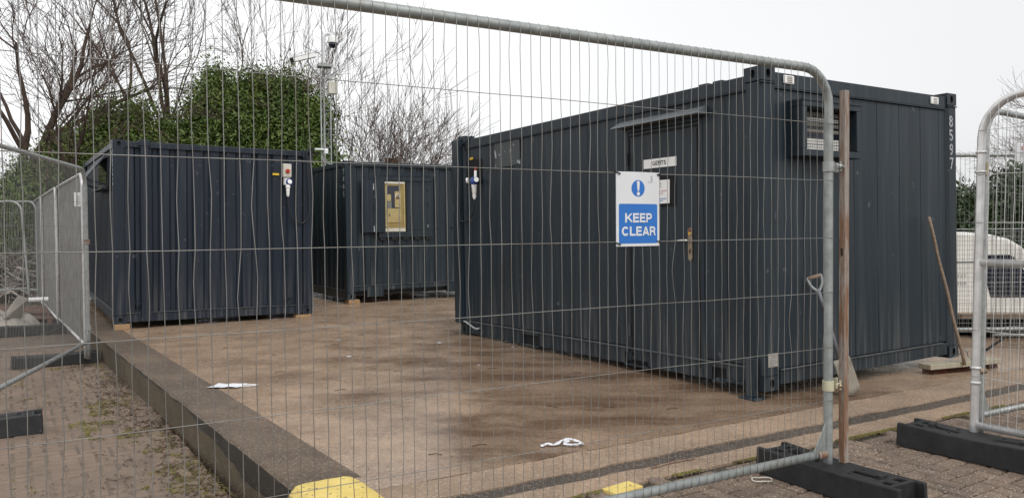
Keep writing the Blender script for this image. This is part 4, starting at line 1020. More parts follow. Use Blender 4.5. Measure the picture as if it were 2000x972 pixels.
# ---------------------------------------------------------------- right hand gate panels
gp = st(4.93, 2.49, 0)
g1 = fence_panel('temporary_fence', gp, TH - R(90), 'bright tubular gate panel with a middle rail at the right edge', 2.1, .105, 2.09, .0, [.40, .68, 1.33, 1.62, 1.89], .0475, .06,
    rt=.0235, rw=.0019, m_tube=M['alu'], m_wire=M['alu'], single=True, amp=.0015, seed=11, corner=.24, mid=1.09, front=1, ntube=16, lean=(-.038, 0), wrap=False, gusset=False)
for z in (.36, .45, 1.64, 1.76):
    mb = MB(); mb.lathe([(.030, -.008), (.031, 0), (.030, .008)], 16, (0, 0, z)); mb.build('sleeve_ring', M['alu'], g1, smooth=True)
g2 = fence_panel('temporary_fence', st(5.19, 2.58, 0), TH, 'older mesh panel running away behind the bright gate panel', 3.7, .11, 2.05, .0, [.38, .66, .95, 1.24, 1.53, 1.80], .0475, .06,
    rt=.020, rw=.0015, single=False, amp=.002, seed=12, corner=.16, front=1, ntube=12)
g2.rotation_euler.y = .026
mb = MB(); mb.lathe([(.018, -.02), (.022, 0), (.016, .03)], 10, (-.06, -.03, .40), (1, -.3, 0)); mb.build('clamp_nut', M['brass'], g2)
mb = MB(); mb.box(-.05, -.02, -.03, .0, 1.63, 1.71); mb.build('clamp_plate', mat('wooden_wedge', (.36, .32, .22), rough=.7), g2)
foot_block('ballast_block', st(4.84, 2.43, SL + .004), TH - R(90) + .02, 'black rubber foot under the bright gate panel at the right edge', length=.86)

# ---------------------------------------------------------------- fence line on the left
def line_panel(s0, t0, s1, t1, zb, zt, label, seed, **k):
    a = st(s0, t0); b = st(s1, t1); d = b - a
    return fence_panel('temporary_fence', (a.x, a.y, 0), math.atan2(d.y, d.x), label, d.length, zb, zt, LG + .08, k.pop('hz', [.28, .55, .83, 1.11, 1.39, 1.68]), k.pop('step', .040), .05, seed=seed, **k)
lp = line_panel(.83, 11.17, -.30, 7.60, -.05, 2.10, 'mesh panel slanting from the left frame edge to the post at the raised kerb', 21, single=True, m_wire=M['wire_far'], rw=.0014, amp=.0015, front=-1, ntube=12, rt=.023, corner=.22, m_tube=M['galv'])
for z in (.12, 1.20):
    mb = MB(); mb.tube([(-.03, .0, z), (-.13, -.02, z)], .008, 6); mb.box(-.045, .03, -.03, .03, z - .03, z + .03); mb.build('clamp', M['galv'] if z < 1 else M['rustspot'], lp)
line_panel(.80, 11.24, .69, 14.96, -.10, 2.06, 'first mesh panel of the row beside the navy container, with a white tag', 22, single=False, m_wire=M['wire'], rw=.0021, amp=.002, front=1, m_tube=M['alu'], rt=.02, gusset=False, step=.032)
line_panel(.68, 15.02, .60, 18.7, -.12, 2.06, 'second mesh panel of the row beside the navy container', 23, single=False, m_wire=M['wire'], rw=.0023, amp=.002, front=1, m_tube=M['alu'], rt=.02, gusset=False, step=.034)
line_panel(.59, 18.75, .52, 22.4, -.14, 2.06, 'third and farthest mesh panel of the row beside the navy container', 24, single=False, m_wire=M['wire_far'], rw=.003, amp=.002, front=1, m_tube=M['alu'], rt=.02, gusset=False, step=.035)
tg = MB(); tg.box(-.05, .05, -.004, .004, -.09, .09)
o = tg.build('white_tag', M['white'], loc=st(.775, 11.50, 1.74), rot=(0, 0, TH), bevel=.003); tag(o, 'small white tag hanging near the top of the row beside the navy container', 'tag')
mbp = MB(); 
for k in range(4): mbp.box(-.012, .012, -.006, -.0042, -.06 + k * .03, -.045 + k * .03)
mbp.build('tag_print', M['greyprint'], o)
foot_block('ballast_block', st(.48, 11.45, LG + .006), TH + .02, 'black rubber foot against the raised kerb on the left', hgt=.135, length=.96)
foot_block('ballast_block', st(-.26, 7.72, LG + .006), TH - .04, 'black rubber foot cut by the left frame edge, nearest the viewer', hgt=.16, length=.96, wid=.25)
foot_block('ballast_block', st(.30, 15.05, LG + .006), TH - .02, 'far black rubber foot below the first post of the fence row', hgt=.16, length=1.0)
foot_block('ballast_block', st(-.78, 15.25, LG + .006), TH + .03, 'far black rubber foot at the left frame edge behind the slanting panel', hgt=.16, length=1.0)
# loose panels beyond
def far_panel(x0, y0, x1, y1, zb, zt, label, seed, lean=0.0, step=.05, rw=.003):
    a = math.atan2(y1 - y0, x1 - x0); L_ = math.hypot(x1 - x0, y1 - y0)
    return fence_panel('temporary_fence', (x0, y0, 0), a, label, L_, zb, zt, LG, [.3, .6, .9, 1.2, 1.5, 1.8], step, .05, seed=seed, single=False, m_wire=M['wire_far'], rw=rw, amp=.002, front=1, gusset=False, rt=.026, lean=(lean, 0), m_tube=M['galv'], corner=.25)
far_panel(-10.72, 17.4, -14.3, 16.9, .1, 2.05, 'leaning mesh panel beyond the left fence with a faint white label', 31, lean=.03, step=.07).rotation_euler.y = .075
far_panel(-11.0, 18.2, -14.3, 19.6, .0, 2.05, 'mesh panel with rounded corners standing farthest behind the leaning one', 32, step=.07)
mb = MB(); mb.box(-.25, .25, -.004, .004, -.07, .07); o = mb.build('faint_label', M['sign_white'], loc=(-11.95, 17.35, 1.72), rot=(0, 0, .17)); tag(o, 'small pale label on the leaning panel at the far left', 'label')
mb = MB()
for k in range(7): mb.box(-.2 + k * .055, -.17 + k * .055, -.0065, -.0045, -.035, .035)
mb.build('label_print', M['greyprint'], o)

# ---------------------------------------------------------------- far right: mesh, van, materials
rf = fence_panel('temporary_fence', (7.6, 8.85, 0), TH - R(0) - math.pi - .55 + .0, 'mesh fence behind the cabin in front of the white van', 3.75, .15, 2.10, SL, [.45, .9, 1.35, 1.75], .052, .05, single=False,
    m_wire=M['wire_far'], m_tube=M['galv_old'], rt=.024, rw=.0022, seed=41, front=-1, corner=.2, gusset=False)
e = empty('mesh_barrier', (7.9, 9.25, SL), (0, 0, math.pi - .09), 'fine square mesh barrier in front of the white van', 'barrier')
mb = MB(); x = 0
while x < 3.0: mb.tube([(x, 0, .1), (x, 0, 1.32)], .0026, 3, cap=False); x += .055
z = .1
while z < 1.33: mb.tube([(0, .004, z), (3.0, .004, z)], .0026, 3, cap=False); z += .055
tag(mb.build('grid', M['galv_old'], e, fix=False), kind='stuff')
mb = MB(); mb.tube([(0, 0, 0), (0, 0, 1.34), (3.0, 0, 1.34), (3.0, 0, 0)], .006, 8); mb.build('rim', M['galv_old'], e)
sg2 = empty('warning_sign', (4.02 + .02, 5.83, 1.80), (0, 0, .30), 'pale sign with a red emblem hanging behind the bright gate panel', 'sign')
sg2.location = st(5.72, 2.59, 1.80)
sg2.rotation_euler = (0, 0, TH)
mb = MB(); mb.box(-.085, .085, -.003, .003, -.06, .055); mb.build('board', M['sign_white'], sg2)
mb = MB(); mb.tube([(.012 * math.cos(a), -.005, .028 + .012 * math.sin(a)) for a in [2 * math.pi * k / 14 for k in range(15)]], .003, 5); mb.build('emblem', M['red'], sg2)
for z in (.0, -.014, -.028):
    mb = MB(); mb.box(-.02, .02, -.0045, -.0032, z - .003, z + .003); mb.build('sign_print', M['greyprint'], sg2)

van = empty('white_van', (7.55, 12.6, -.50), (0, 0, -.05), 'white van parked behind the cabin at the right edge', 'van')
prof = [(-3.2, .30), (-.0, .24), (.35, .24), (1.9, .26), (2.05, .45), (2.0, .78), (1.75, .92), (1.05, 1.02), (.62, 1.48), (.42, 1.60), (.1, 1.68), (-.5, 1.73), (-2.9, 1.74), (-3.15, 1.6)]
mb = MB(); mb.prism(prof, -.0, 1.7); mb.build('body', M['vanwhite'], van, bevel=.06, seg=3)
mb = MB(); mb.prism([(.0, 1.14), (.13, .66), (.80, .66), (.72, .98), (.50, 1.30), (.42, 1.34), (-.0, 1.34)], -.008, .02); mb.build('side_window', M['glass'], van)
mb = MB(); mb.prism([(.86, 1.00), (1.0, 1.00), (.64, 1.42), (.56, 1.45)], .08, 1.62); mb.build('windscreen', M['glass'], van)
mb = MB(); mb.box(-.62, -.612, -.006, .004, .3, 1.5); mb.box(-3.0, .0, -.006, .004, 1.22, 1.235); mb.build('panel_seam', M['black'], van)
letters('117', van, (-.38, -.004, .98), (1, 0, 0), (0, 0, 1), .13, .055, M['greyprint'], depth=.003)
letters('104', van, (-.38, -.004, .86), (1, 0, 0), (0, 0, 1), .13, .055, M['greyprint'], depth=.003)
for x in (-2.3, 1.25):
    mb = MB(); mb.lathe([(.2, -.02), (.31, 0), (.33, .05), (.33, .18), (.2, .2)], 24, (x, .0, .33), (0, 1, 0)); wl_ = mb.build('wheel', M['black'], van, autosmooth=True)
    mb = MB(); mb.lathe([(.19, -.03), (.16, -.01), (.05, -.02)], 20, (x, .0, .33), (0, 1, 0)); mb.build('rim', M['chrome'], wl_, autosmooth=True)
mb = MB(); mb.box(.95, 1.0, -.14, .0, .95, 1.12); mb.build('mirror', M['black'], van, bevel=.02)
for k, (y, z, r__, x0, x1, lab) in enumerate(((9.9, .12, .085, 5.6, 8.6, 'upper black plastic pipe stored behind the cabin'), (9.72, .03, .085, 5.7, 8.8, 'lower front black plastic pipe stored behind the cabin'), (10.05, .0, .09, 5.5, 8.7, 'rear black plastic pipe stored behind the cabin'))):
    mb = MB(); n_ = 2; mb.tube([(x0, y, z), (x1, y - .3, z)], r__, 14); o = mb.build('plastic_pipe', M['black'], smooth=True); tag(o, lab, 'pipe', 'black pipes stacked behind the cabin')
mb = MB(); mb.box(-1.1, .55, -.07, .07, 0, .06); o = mb.build('timber_plank', M['wood'], loc=(6.6, 9.55, .175), rot=(0, 0, -.10), bevel=.004); tag(o, 'pale timber plank lying across the black pipes', 'plank')
mb = MB(); mb.tube(smooth_path([(5.2, 8.6, SL + .02), (5.45, 8.75, SL + .10), (5.7, 8.9, SL + .16), (6.3, 8.8, SL + .06)]), .014, 7); o = mb.build('water_hose', M['black'], smooth=True); tag(o, 'thin black hose trailing from under the far corner of the cabin', 'hose')
mb = MB(); mb.tube([(5.35, 8.7, SL + .17), (6.4, 8.75, SL + .15)], .016, 8); o = mb.build('grey_conduit', M['galv'], smooth=True); tag(o, 'pale grey conduit lying behind the broom', 'pipe')

# ---------------------------------------------------------------- litter
def sheet_thing(name, pts, m, label, cat, th=.002):
    mb = MB(); n = len(pts); top = [Vector(p) for p in pts]; mb.add(top + [p - Vector((0, 0, th)) for p in top], [tuple(range(n)), tuple(range(2 * n - 1, n - 1, -1))] + [(i, n + i, n + (i + 1) % n, (i + 1) % n) for i in range(n)])
    return tag(mb.build(name, m), label, cat)
pc = Vector((-2.54, 6.98, SL)); 
mb = MB(); nx, ny = 10, 6; vs = []
for i in range(nx + 1):
    for j in range(ny + 1):
        x = -.17 + .27 * i / nx + .05 * j / ny; y = -.08 + .16 * j / ny
        vs.append(pc + Vector((x, y, .012 + .010 * mnoise.noise(Vector((x * 14, y * 16, 3))) + .018 * max(0, (j / ny - .7)))))
mb.add(vs, [(i * (ny + 1) + j, (i + 1) * (ny + 1) + j, (i + 1) * (ny + 1) + j + 1, i * (ny + 1) + j + 1) for i in range(nx) for j in range(ny)])
pe = empty('face_mask', label='crumpled white paper mask with an ear loop lying on the slab beside the kerb', cat='litter')
mb.build('sheet', M['paper'], pe, smooth=True, fix=False)
mb = MB(); mb.tube(smooth_path([pc + Vector((.10, -.04, .012)), pc + Vector((.20, -.02, .014)), pc + Vector((.25, .02, .012)), pc + Vector((.2, .05, .012)), pc + Vector((.13, .03, .014))]), .005, 5); mb.build('ear_loop', M['paper'], pe)
rc = Vector((.36, 5.02, SL + .006))
mb = MB(); path = smooth_path([rc + Vector(p) for p in ((-.19, -.055, 0), (-.14, -.035, .01), (-.10, -.05, .006), (-.06, .0, .014), (-.01, .035, .02), (.05, .02, .012), (.075, -.03, .008), (.04, -.062, .01), (-.02, -.05, .008), (-.03, -.01, .012), (0, .02, .012))], 5)
vs = []; nrm = Vector((0, 0, 1))
for i, p in enumerate(path):
    w__ = .013 + .006 * math.sin(i * 1.1); d = (path[min(i + 1, len(path) - 1)] - path[max(i - 1, 0)]).normalized(); sv = d.cross(nrm).normalized()
    vs += [p + sv * w__, p + Vector((0, 0, .008)), p - sv * w__]
mb.add(vs, [(3 * i + k, 3 * i + k + 1, 3 * i + 4 + k, 3 * i + 3 + k) for i in range(len(path) - 1) for k in range(2)])
tag(mb.build('plastic_strap', M['paper'], fix=False), 'crumpled white plastic strap lying on the slab near the drain', 'litter')
mb = MB(); q = st(3.45, 2.86, SL + .006); mb.tube([q + Vector((.055 * math.cos(a), .04 * math.sin(a), .003 * math.sin(3 * a))) for a in [2 * math.pi * k / 20 for k in range(20)]], .0035, 6)
tag(mb.build('plastic_ring', M['cream'], smooth=True), 'thin cream plastic ring on the mossy paving by the near rubber foot', 'litter')
mb = MB(); q = st(3.10, 3.36, SL + .004); mb.tube([q, q + U * .18 + V * .012, q + U * .34 - V * .006], .0055, 6); tag(mb.build('red_stick', M['rustspot']), 'reddish stick lying on the tan strip beside the drain', 'stick')
mb = MB()
for (x, y, rr) in ((-.9, 9.6, .035), (.0, 9.2, .02), (-1.8, 8.6, .03), (-2.2, 9.9, .025), (-.35, 8.0, .016)):
    mb.add([Vector((x + rr * math.cos(a) * (1 + .3 * math.sin(3 * a)), y + rr * math.sin(a), SL + .004)) for a in [2 * math.pi * k / 8 for k in range(8)]], [tuple(range(8))])
tag(mb.build('paper_scraps', M['paper'], fix=False), 'tiny white paper scraps scattered over the middle of the slab', 'litter', kind='stuff')

# leaf litter, twigs, moss and silt
r_ = random.Random(21)
lf = MB(); tw = MB()
def leafbit(p, s):
    a = r_.uniform(0, 6.3); d = Vector((math.cos(a), math.sin(a), r_.uniform(-.1, .3))); e_ = Vector((-math.sin(a), math.cos(a), r_.uniform(-.3, .3)))
    lf.add([p - d * s, p + e_ * s * .45 + Vector((0, 0, s * .25)), p + d * s, p - e_ * s * .4 + Vector((0, 0, s * .1))], [(0, 1, 2, 3)])
for i in range(5200):
    t = r_.uniform(3.2, 12); s = ko(t) - abs(r_.gauss(0, .22)) - .01
    cl = mnoise.noise(Vector((s * 2.0, t * 1.7, 4)))
    if cl < .05 and r_.random() < .75: continue
    leafbit(st(s, t, LG + .006), r_.uniform(.006, .02))
for i in range(2600):
    t = r_.uniform(3.6, 10.5); s = ko(t) - r_.uniform(.0, 2.6)
    if mnoise.noise(Vector((s * 1.5, t * 1.5, 9))) < .12: continue
    leafbit(st(s, t, LG + .006), r_.uniform(.005, .016))
for i in range(340):
    s = r_.uniform(1.7, 6); t = r_.uniform(3.9, 9); leafbit(st(s, t, SL + .003), r_.uniform(.003, .010))
for i in range(420):
    s = r_.uniform(1.8, 7.5); t = (ct(s) + cb(s)) / 2 + r_.gauss(0, .04); leafbit(st(s, t, SL - .024), r_.uniform(.004, .014))
tag(lf.build('leaf_litter', M['litter'], fix=False), 'dead leaf fragments drifted along the foot of the kerb and in the drain', 'leaf litter', kind='stuff')
for i in range(120):
    t = r_.uniform(3.4, 10); s = ko(t) - abs(r_.gauss(0, .35)) - .02; a = r_.uniform(0, 6.3); l = r_.uniform(.03, .11); p = st(s, t, LG + .008)
    d = Vector((math.cos(a), math.sin(a), 0)); tw.tube([p, p + d * l * .5 + Vector((0, 0, r_.uniform(0, .03))), p + d * l + Vector((r_.uniform(-.02, .02), 0, .004))], .0022, 4, cap=False)
for i in range(26):
    s = r_.uniform(1.9, 6); t = r_.uniform(4.2, 10); a = r_.uniform(-.5, .5); l = r_.uniform(.04, .12); p = st(s, t, SL + .004); d = Vector((math.cos(a), math.sin(a), 0))
    tw.tube([p, p + d * l * .5 + Vector((0, .01, .003)), p + d * l], .0028, 4, cap=False)
tag(tw.build('twigs', M['litter'], fix=False), 'small broken twigs lying along the kerb foot and on the slab', 'twigs', kind='stuff')
ms = MB()
def tuft(p, s):
    n = 5; vs = [p + Vector((s * math.cos(6.28 * k / n + s * 90), s * math.sin(6.28 * k / n + s * 90), 0)) for k in range(n)] + [p + Vector((0, 0, s * .55))]
    ms.add(vs, [(k, (k + 1) % n, n) for k in range(n)])
for i in range(60000):
    t = 3.4 + 8.5 * r_.random() ** 1.3; s = ko(t) - .05 - abs(r_.gauss(.50, .26))
    cl = mnoise.noise(Vector((s * 1.3 + 5, t * .9, 14))) + .45 * mnoise.noise(Vector((s * 5, t * 5, 1)))
    if cl < .16: continue
    # moss keeps to the joints of the pavers
    fs_, ft_ = (s / BW) % 1, (t / BW) % 1
    if min(fs_, 1 - fs_, ft_, 1 - ft_) > .17 and r_.random() < .6: continue
    tuft(st(s, t, LG + .001), r_.uniform(.003, .009))
for i in range(3600):
    s = r_.uniform(2.0, 6.5); t = bt(s) - abs(r_.gauss(0, .022)) + .004
    if mnoise.noise(Vector((s * 2.2, 0, 2))) < -.12: continue
    tuft(st(s, t, hg(s, t) + .002), r_.uniform(.003, .008))
for i in range(3800):
    s = r_.uniform(2.0, 6.5); t = bt(s) - r_.random() * 1.0; fs_, ft_ = (s / BW) % 1, (t / BW) % 1
    if min(fs_, 1 - fs_, ft_, 1 - ft_) > .05 or mnoise.noise(Vector((s * 1.6, t * 1.6, 2))) < .08: continue
    tuft(st(s, t, hg(s, t) - .006), r_.uniform(.003, .006))
tag(ms.build('moss', M['moss'], fix=False), 'yellow green moss in the paving joints and along the kerb', 'moss', kind='stuff')

# ---------------------------------------------------------------- debris at the far left
def heap(name, c, rx, ry, h, m, label, cat, seed, n=22, rough=.5):
    mb = MB(); vs = []
    for i in range(n + 1):
        for j in range(n + 1):
            u, v = i / n * 2 - 1, j / n * 2 - 1; e_ = max(0, 1 - (u * u + v * v) ** .9)
            z = h * e_ ** .6 * (1 + rough * mnoise.noise(Vector((u * 2.5, v * 2.5, seed)))) + h * .22 * mnoise.noise(Vector((u * 7, v * 7, seed + 3))) * (e_ > 0)
            vs.append((c[0] + rx * u + .06 * mnoise.noise(Vector((u * 5, v * 5, 8))), c[1] + ry * v, c[2] + max(z, 0)))
    mb.add(vs, [(i * (n + 1) + j, (i + 1) * (n + 1) + j, (i + 1) * (n + 1) + j + 1, i * (n + 1) + j + 1) for i in range(n) for j in range(n)])
    return tag(mb.build(name, m, smooth=True, fix=False), label, cat)
heap('dust_sheet', (-9.6, 13.9, LG), 1.15, .7, .30, M['tarp'], 'crumpled grey dust sheet thrown over rubble beyond the left fence', 'sheet', 3, rough=1.4, n=36)
mb = MB(); mb.add([(-8.95, 13.75, LG + .20), (-8.72, 13.85, LG + .58), (-8.6, 13.95, LG + .5), (-8.72, 13.9, LG + .15), (-8.8, 13.6, LG + .2)], [(0, 4, 3), (4, 2, 3), (4, 1, 2), (0, 1, 4)])
tag(mb.build('bent_sheet', M['tarp'], fix=False), 'bent pale sheet corner standing up from the dust sheet', 'sheet')
mb = MB(); mb.tube([(-9.4, 15.25, .02), (-7.9, 15.4, .05)], .045, 12); tag(mb.build('waste_pipe', M['white'], smooth=True), 'white plastic pipe lying behind the slanting left panel', 'pipe')
mb = MB(); mb.tube([(-7.75, 15.2, .03), (-6.75, 15.3, .08)], .03, 10); tag(mb.build('waste_pipe', M['sign_white'], smooth=True), 'shorter white pipe seen through the dense fence row', 'pipe')
for k, (x, y, z, l, a, hgt) in enumerate(((-9.3, 16.0, LG, 2.6, .05, .12), (-8.3, 14.6, LG + .02, 1.5, -.05, .10), (-9.6, 14.9, LG + .1, 2.0, .12, .08))):
    pl = empty('pallet', (x, y, z), (0, 0, a), ['red brown pallet lying farthest back beyond the left fence', 'red brown pallet lying right of the dust sheet', 'red brown pallet half under the dust sheet'][k], 'pallet', 'pallets beyond the left fence')
    for j in range(6):
        mb = MB(); yy = -.5 + j * .18; mb.box(-l / 2, l / 2, yy, yy + .11, hgt, hgt + .025); mb.build('board', M['brown'], pl)
    for xx in (-l / 2, -.05, l / 2 - .1):
        mb = MB(); mb.box(xx, xx + .1, -.5, .5, 0, hgt - .002); mb.build('bearer', M['brown'], pl)
mb = MB(); mb.tube([(-8.05, 14.2, LG + .02), (-8.0, 14.2, .10), (-7.65, 14.25, .11)], .03, 8); tag(mb.build('bent_tube', M['white'], smooth=True), 'bent white tube standing behind the far rubber feet', 'tube')
mb = MB(); mb.box(-.9, .7, -.08, .08, 0, .09); tag(mb.build('timber_plank', M['wood'], loc=(-8.4, 15.0, LG + .02), rot=(0, 0, .06)), 'pale timber plank lying under the white pipe', 'plank')
# brushwood heap
bs_ = MB(); r_ = random.Random(5)
for i in range(2200):
    x = r_.uniform(-16.5, -8.9); y = r_.uniform(18.4, 19.6); hh_ = 1.2 * (1 - abs((x + 12.7) / 4.2) ** 3) * r_.random() ** .7
    a = r_.uniform(0, 6.28); l = r_.uniform(.2, .7); p = Vector((x, y, LG + hh_)); d = Vector((math.cos(a), math.sin(a) * .6, r_.uniform(-.5, .7))).normalized()
    q = p + d * l * .5 + Vector((r_.uniform(-.06, .06), 0, r_.uniform(-.06, .06))); rr_ = r_.uniform(.008, .028)
    bs_.tube([p, q, q + (d + Vector((r_.uniform(-.4, .4), 0, r_.uniform(-.4, .4)))).normalized() * l * .5], rr_, 4, cap=False, r2=rr_ * .5)
tag(bs_.build('brushwood_heap', mat('pale_cut_wood', (.56, .50, .46), (.13, .085, .07), rough=.85, scale=2.6, world_pos=True, lo=.4, hi=.6), fix=False), 'heap of pale cut branches beyond the left fence', 'brushwood', kind='stuff')

# ---------------------------------------------------------------- camera mast
ms_ = empty('camera_mast', (-4.23, 18.0, -.3), (0, 0, .4), 'galvanised lattice mast with a white dome camera and bullet camera behind the containers', 'mast')
legs = [(-.11, -.06), (.11, -.06), (.0, .13)]
for k, (x, y) in enumerate(legs):
    mb = MB(); mb.tube([(x, y, 0), (x, y, 5.35)], .013, 8); mb.build('leg', M['galv_old'], ms_, smooth=True)
mb = MB(); z = .15; k = 0
while z < 5.2:
    for i in range(3):
        a, b = legs[i], legs[(i + 1) % 3]
        if k % 2: a, b = b, a
        mb.tube([(*a, z), (*b, z + .21)], .005, 4, cap=False)
        if k % 2 == 0: mb.tube([(*a, z), (*b, z)], .005, 4, cap=False)
    z += .21; k += 1
mb.build('lattice', M['galv'], ms_)
mb = MB(); mb.box(-.16, .14, -.13, .15, 5.33, 5.40); mb.build('head_plate', M['galv_old'], ms_)
mb = MB(); mb.tube(smooth_path([(-.02, 0, 5.40), (-.02, 0, 5.95), (.0, 0, 6.05), (.08, 0, 6.10), (.17, 0, 6.07)]), .036, 12); mb.build('gooseneck', M['sign_white'], ms_, smooth=True)
mb = MB(); mb.lathe([(.04, .09), (.105, .06), (.115, 0), (.115, -.08), (.10, -.09)], 18, (.19, 0, 5.98)); dc = mb.build('dome_camera', M['white'], ms_, autosmooth=True)
mb = MB(); mb.lathe([(.10, .0), (.098, -.03), (.07, -.08), (.02, -.10)], 18, (.19, 0, 5.88)); mb.build('dome', M['glass'], dc, smooth=True)
Mx = Matrix.Translation((-.42, -.05, 5.50)) @ Matrix.Rotation(.33, 4, 'Y') @ Matrix.Rotation(math.pi, 4, 'Z')
Mx = Matrix.Translation((-.42, -.05, 5.52)) @ Matrix.Rotation(-.30, 4, 'Y')
mb = MB(); mb.box(-.30, .22, -.06, .06, -.05, .05, M=Mx); bc = mb.build('bullet_camera', M['white'], ms_, bevel=.012)
mb = MB(); mb.box(-.36, -.30, -.05, .05, -.045, .045, M=Mx); mb.build('lens_hood', M['black'], bc)
mb = MB(); mb.box(-.34, .22, -.068, .068, .052, .06, M=Mx); mb.build('sun_shield', M['white'], bc)
mb = MB(); mb.tube(smooth_path([(-.40, -.03, 5.45), (-.30, -.03, 5.30), (-.12, -.03, 5.12)]), .018, 6); mb.build('camera_arm', M['galv_old'], ms_)
mb = MB(); mb.box(.06, .26, -.14, .0, 4.72, 5.0); mb.build('equipment_box', M['cream'], ms_, bevel=.008)
mb = MB(); mb.tube(smooth_path([(.16, -.06, 4.72), (.2, -.05, 4.3), (.13, -.08, 3.9), (.14, -.08, 3.2)]), .012, 6); mb.build('cable_run', M['black'], ms_)
mb = MB(); mb.box(-.27, .02, -.16, -.10, 3.44, 3.475); mb.lathe([(.05, 0), (.045, -.08)], 12, (-.02, -.13, 3.44)); mb.build('lamp_bracket', M['white'], ms_)
mb = MB(); mb.tube(smooth_path([(-.1, -.1, 3.3), (-.05, -.2, 3.15), (.3, -.3, 3.05)]), .012, 6); mb.build('loose_cable', M['galv_old'], ms_)

# ---------------------------------------------------------------- vegetation
def leaves_mesh(name, P, Nn, size, m, parent=None, seed=0, aspect=.42):
    """one folded leaf (two triangles pairs) per point, numpy built"""
    rg = np.random.default_rng(seed); n = len(P)
    d = rg.normal(size=(n, 3)); d[:, 2] += .25; d /= np.linalg.norm(d, axis=1)[:, None]
    nn = Nn + rg.normal(size=(n, 3)) * .75; w = np.cross(d, nn); w /= np.linalg.norm(w, axis=1)[:, None] + 1e-9
    s = size * rg.uniform(.6, 1.25, n)[:, None]
    a = P - d * s * .5; b = P + w * s * aspect * .5; c = P + d * s * .5; e_ = P - w * s * aspect * .5
    v = np.stack([a, b, c, e_], 1).reshape(-1, 3)
    me = bpy.data.meshes.new(name); me.vertices.add(4 * n); me.vertices.foreach_set('co', v.ravel())
    me.loops.add(4 * n); me.polygons.add(n); me.loops.foreach_set('vertex_index', np.arange(4 * n)); me.polygons.foreach_set('loop_start', np.arange(0, 4 * n, 4))
    me.update(calc_edges=True); me.materials.append(m); me.validate()
    return link_mesh(name, me, parent)
def evergreen(name, blobs, base, label, cat, dens, size, m, seed, group=None, trunk=True):
    """blobs: (x, y, z, rx, ry, rz) - foliage grows in clumps on and inside their skins"""
    e = empty(name, base, (0, 0, 0), label, cat, group); rg = np.random.default_rng(seed); P = []; NN = []
    base = np.array(base)
    for (x, y, z, rx, ry, rz) in blobs:
        area = 4 * math.pi * ((rx * ry + rx * rz + ry * rz) / 3); nc = max(8, int(area * dens / 26))
        u = rg.normal(size=(nc, 3)); u /= np.linalg.norm(u, axis=1)[:, None]
        rad = 1 - np.abs(rg.normal(0, .20, nc)) + rg.normal(0, .08, nc)
        C = u * rad[:, None] * np.array([rx, ry, rz]) + np.array([x, y, z])
        k = rg.integers(14, 40, nc)
        for ci, ui, ki_ in zip(C, u, k):
            q = rg.normal(size=(ki_, 3)) * np.array([.17, .17, .20]) * rg.uniform(.5, 1.5)
            P.append(ci + q - base); NN.append(np.tile(ui + np.array([0, 0, .5]), (ki_, 1)))
    P = np.concatenate(P); NN = np.concatenate(NN)
    leaves_mesh('crown', P, NN, size, m, e, seed)
    mb = MB(); r__ = random.Random(seed)
    for (x, y, z, rx, ry, rz) in blobs:
        t = Vector((x, y, z + rz * .5)) - Vector(base); b = Vector((r__.uniform(-.3, .3), r__.uniform(-.2, .2), 0)); md = (t + b) / 2 + Vector((r__.uniform(-.3, .3), 0, 0))
        mb.tube(smooth_path([b, md, t], 5), .08, 6, cap=False, r2=.015)
        for k in range(10):
            p = b.lerp(t, r__.uniform(.4, 1)); d = Vector((r__.uniform(-1, 1) * rx, r__.uniform(-1, 1) * ry, r__.uniform(-.2, .8) * rz)) * .5
            mb.tube([p, p + d * .5 + Vector((0, 0, .05)), p + d], .014, 4, cap=False, r2=.006)
    mb.build('trunk', M['bark'], e, fix=False)
    return e
evergreen('laurel_bush', [(-12.7, 20.2, 1.3, 1.1, 1.0, 1.15), (-11.7, 20.0, 2.0, 1.1, 1.1, 1.15), (-10.7, 20.2, 2.75, 1.1, 1.1, 1.3), (-9.7, 20.1, 3.0, .95, 1.1, 1.35), (-8.8, 20.0, 2.6, 1.0, 1.1, 1.25), (-11.6, 19.8, .9, 2.2, 1.0, 1.1), (-9.8, 19.8, .9, 2.0, 1.0, 1.4),
    (-11.2, 19.9, 3.25, .4, .4, .4), (-10.2, 19.9, 4.05, .4, .4, .42), (-9.4, 19.9, 4.1, .35, .4, .4), (-12.2, 19.9, 2.5, .4, .4, .4), (-13.4, 20.1, 1.9, .45, .4, .4)], (-10.6, 20.0, LG),
    'broad dark green laurel behind the left end of the navy container', 'bush', 1500, .105, M['leaf'], 3)
evergreen('laurel_tree', [(-8.05, 20.4, 3.3, .75, 1.0, 1.2), (-7.75, 20.4, 4.25, .6, .7, .8), (-6.8, 20.5, 4.0, .9, 1.0, 1.0), (-6.0, 20.4, 4.0, .9, 1.0, 1.05), (-5.35, 20.4, 3.3, .62, .9, 1.2), (-7.2, 20.2, 2.2, 1.6, 1.2, 1.6), (-5.8, 20.2, 2.0, 1.2, 1.2, 1.5),
    (-6.45, 20.3, 4.95, .35, .4, .42), (-7.6, 20.3, 5.05, .25, .4, .45), (-5.75, 20.3, 4.95, .45, .4, .35), (-5.0, 20.3, 4.3, .35, .4, .4), (-7.1, 20.3, 4.75, .3, .4, .4), (-8.6, 20.3, 3.7, .3, .4, .35)], (-6.7, 20.4, LG),
    'tall rounded laurel tree rising behind the navy container beside the camera mast', 'tree', 1500, .105, M['leaf'], 4)
evergreen('laurel_shrub', [(-4.5, 19.4, 2.4, .38, .5, .8), (-4.15, 19.4, 1.9, .42, .5, .7)], (-4.2, 19.4, LG), 'small bright laurel shrub between the camera mast and the bare shrub', 'bush', 1500, .12, M['leaf'], 6)
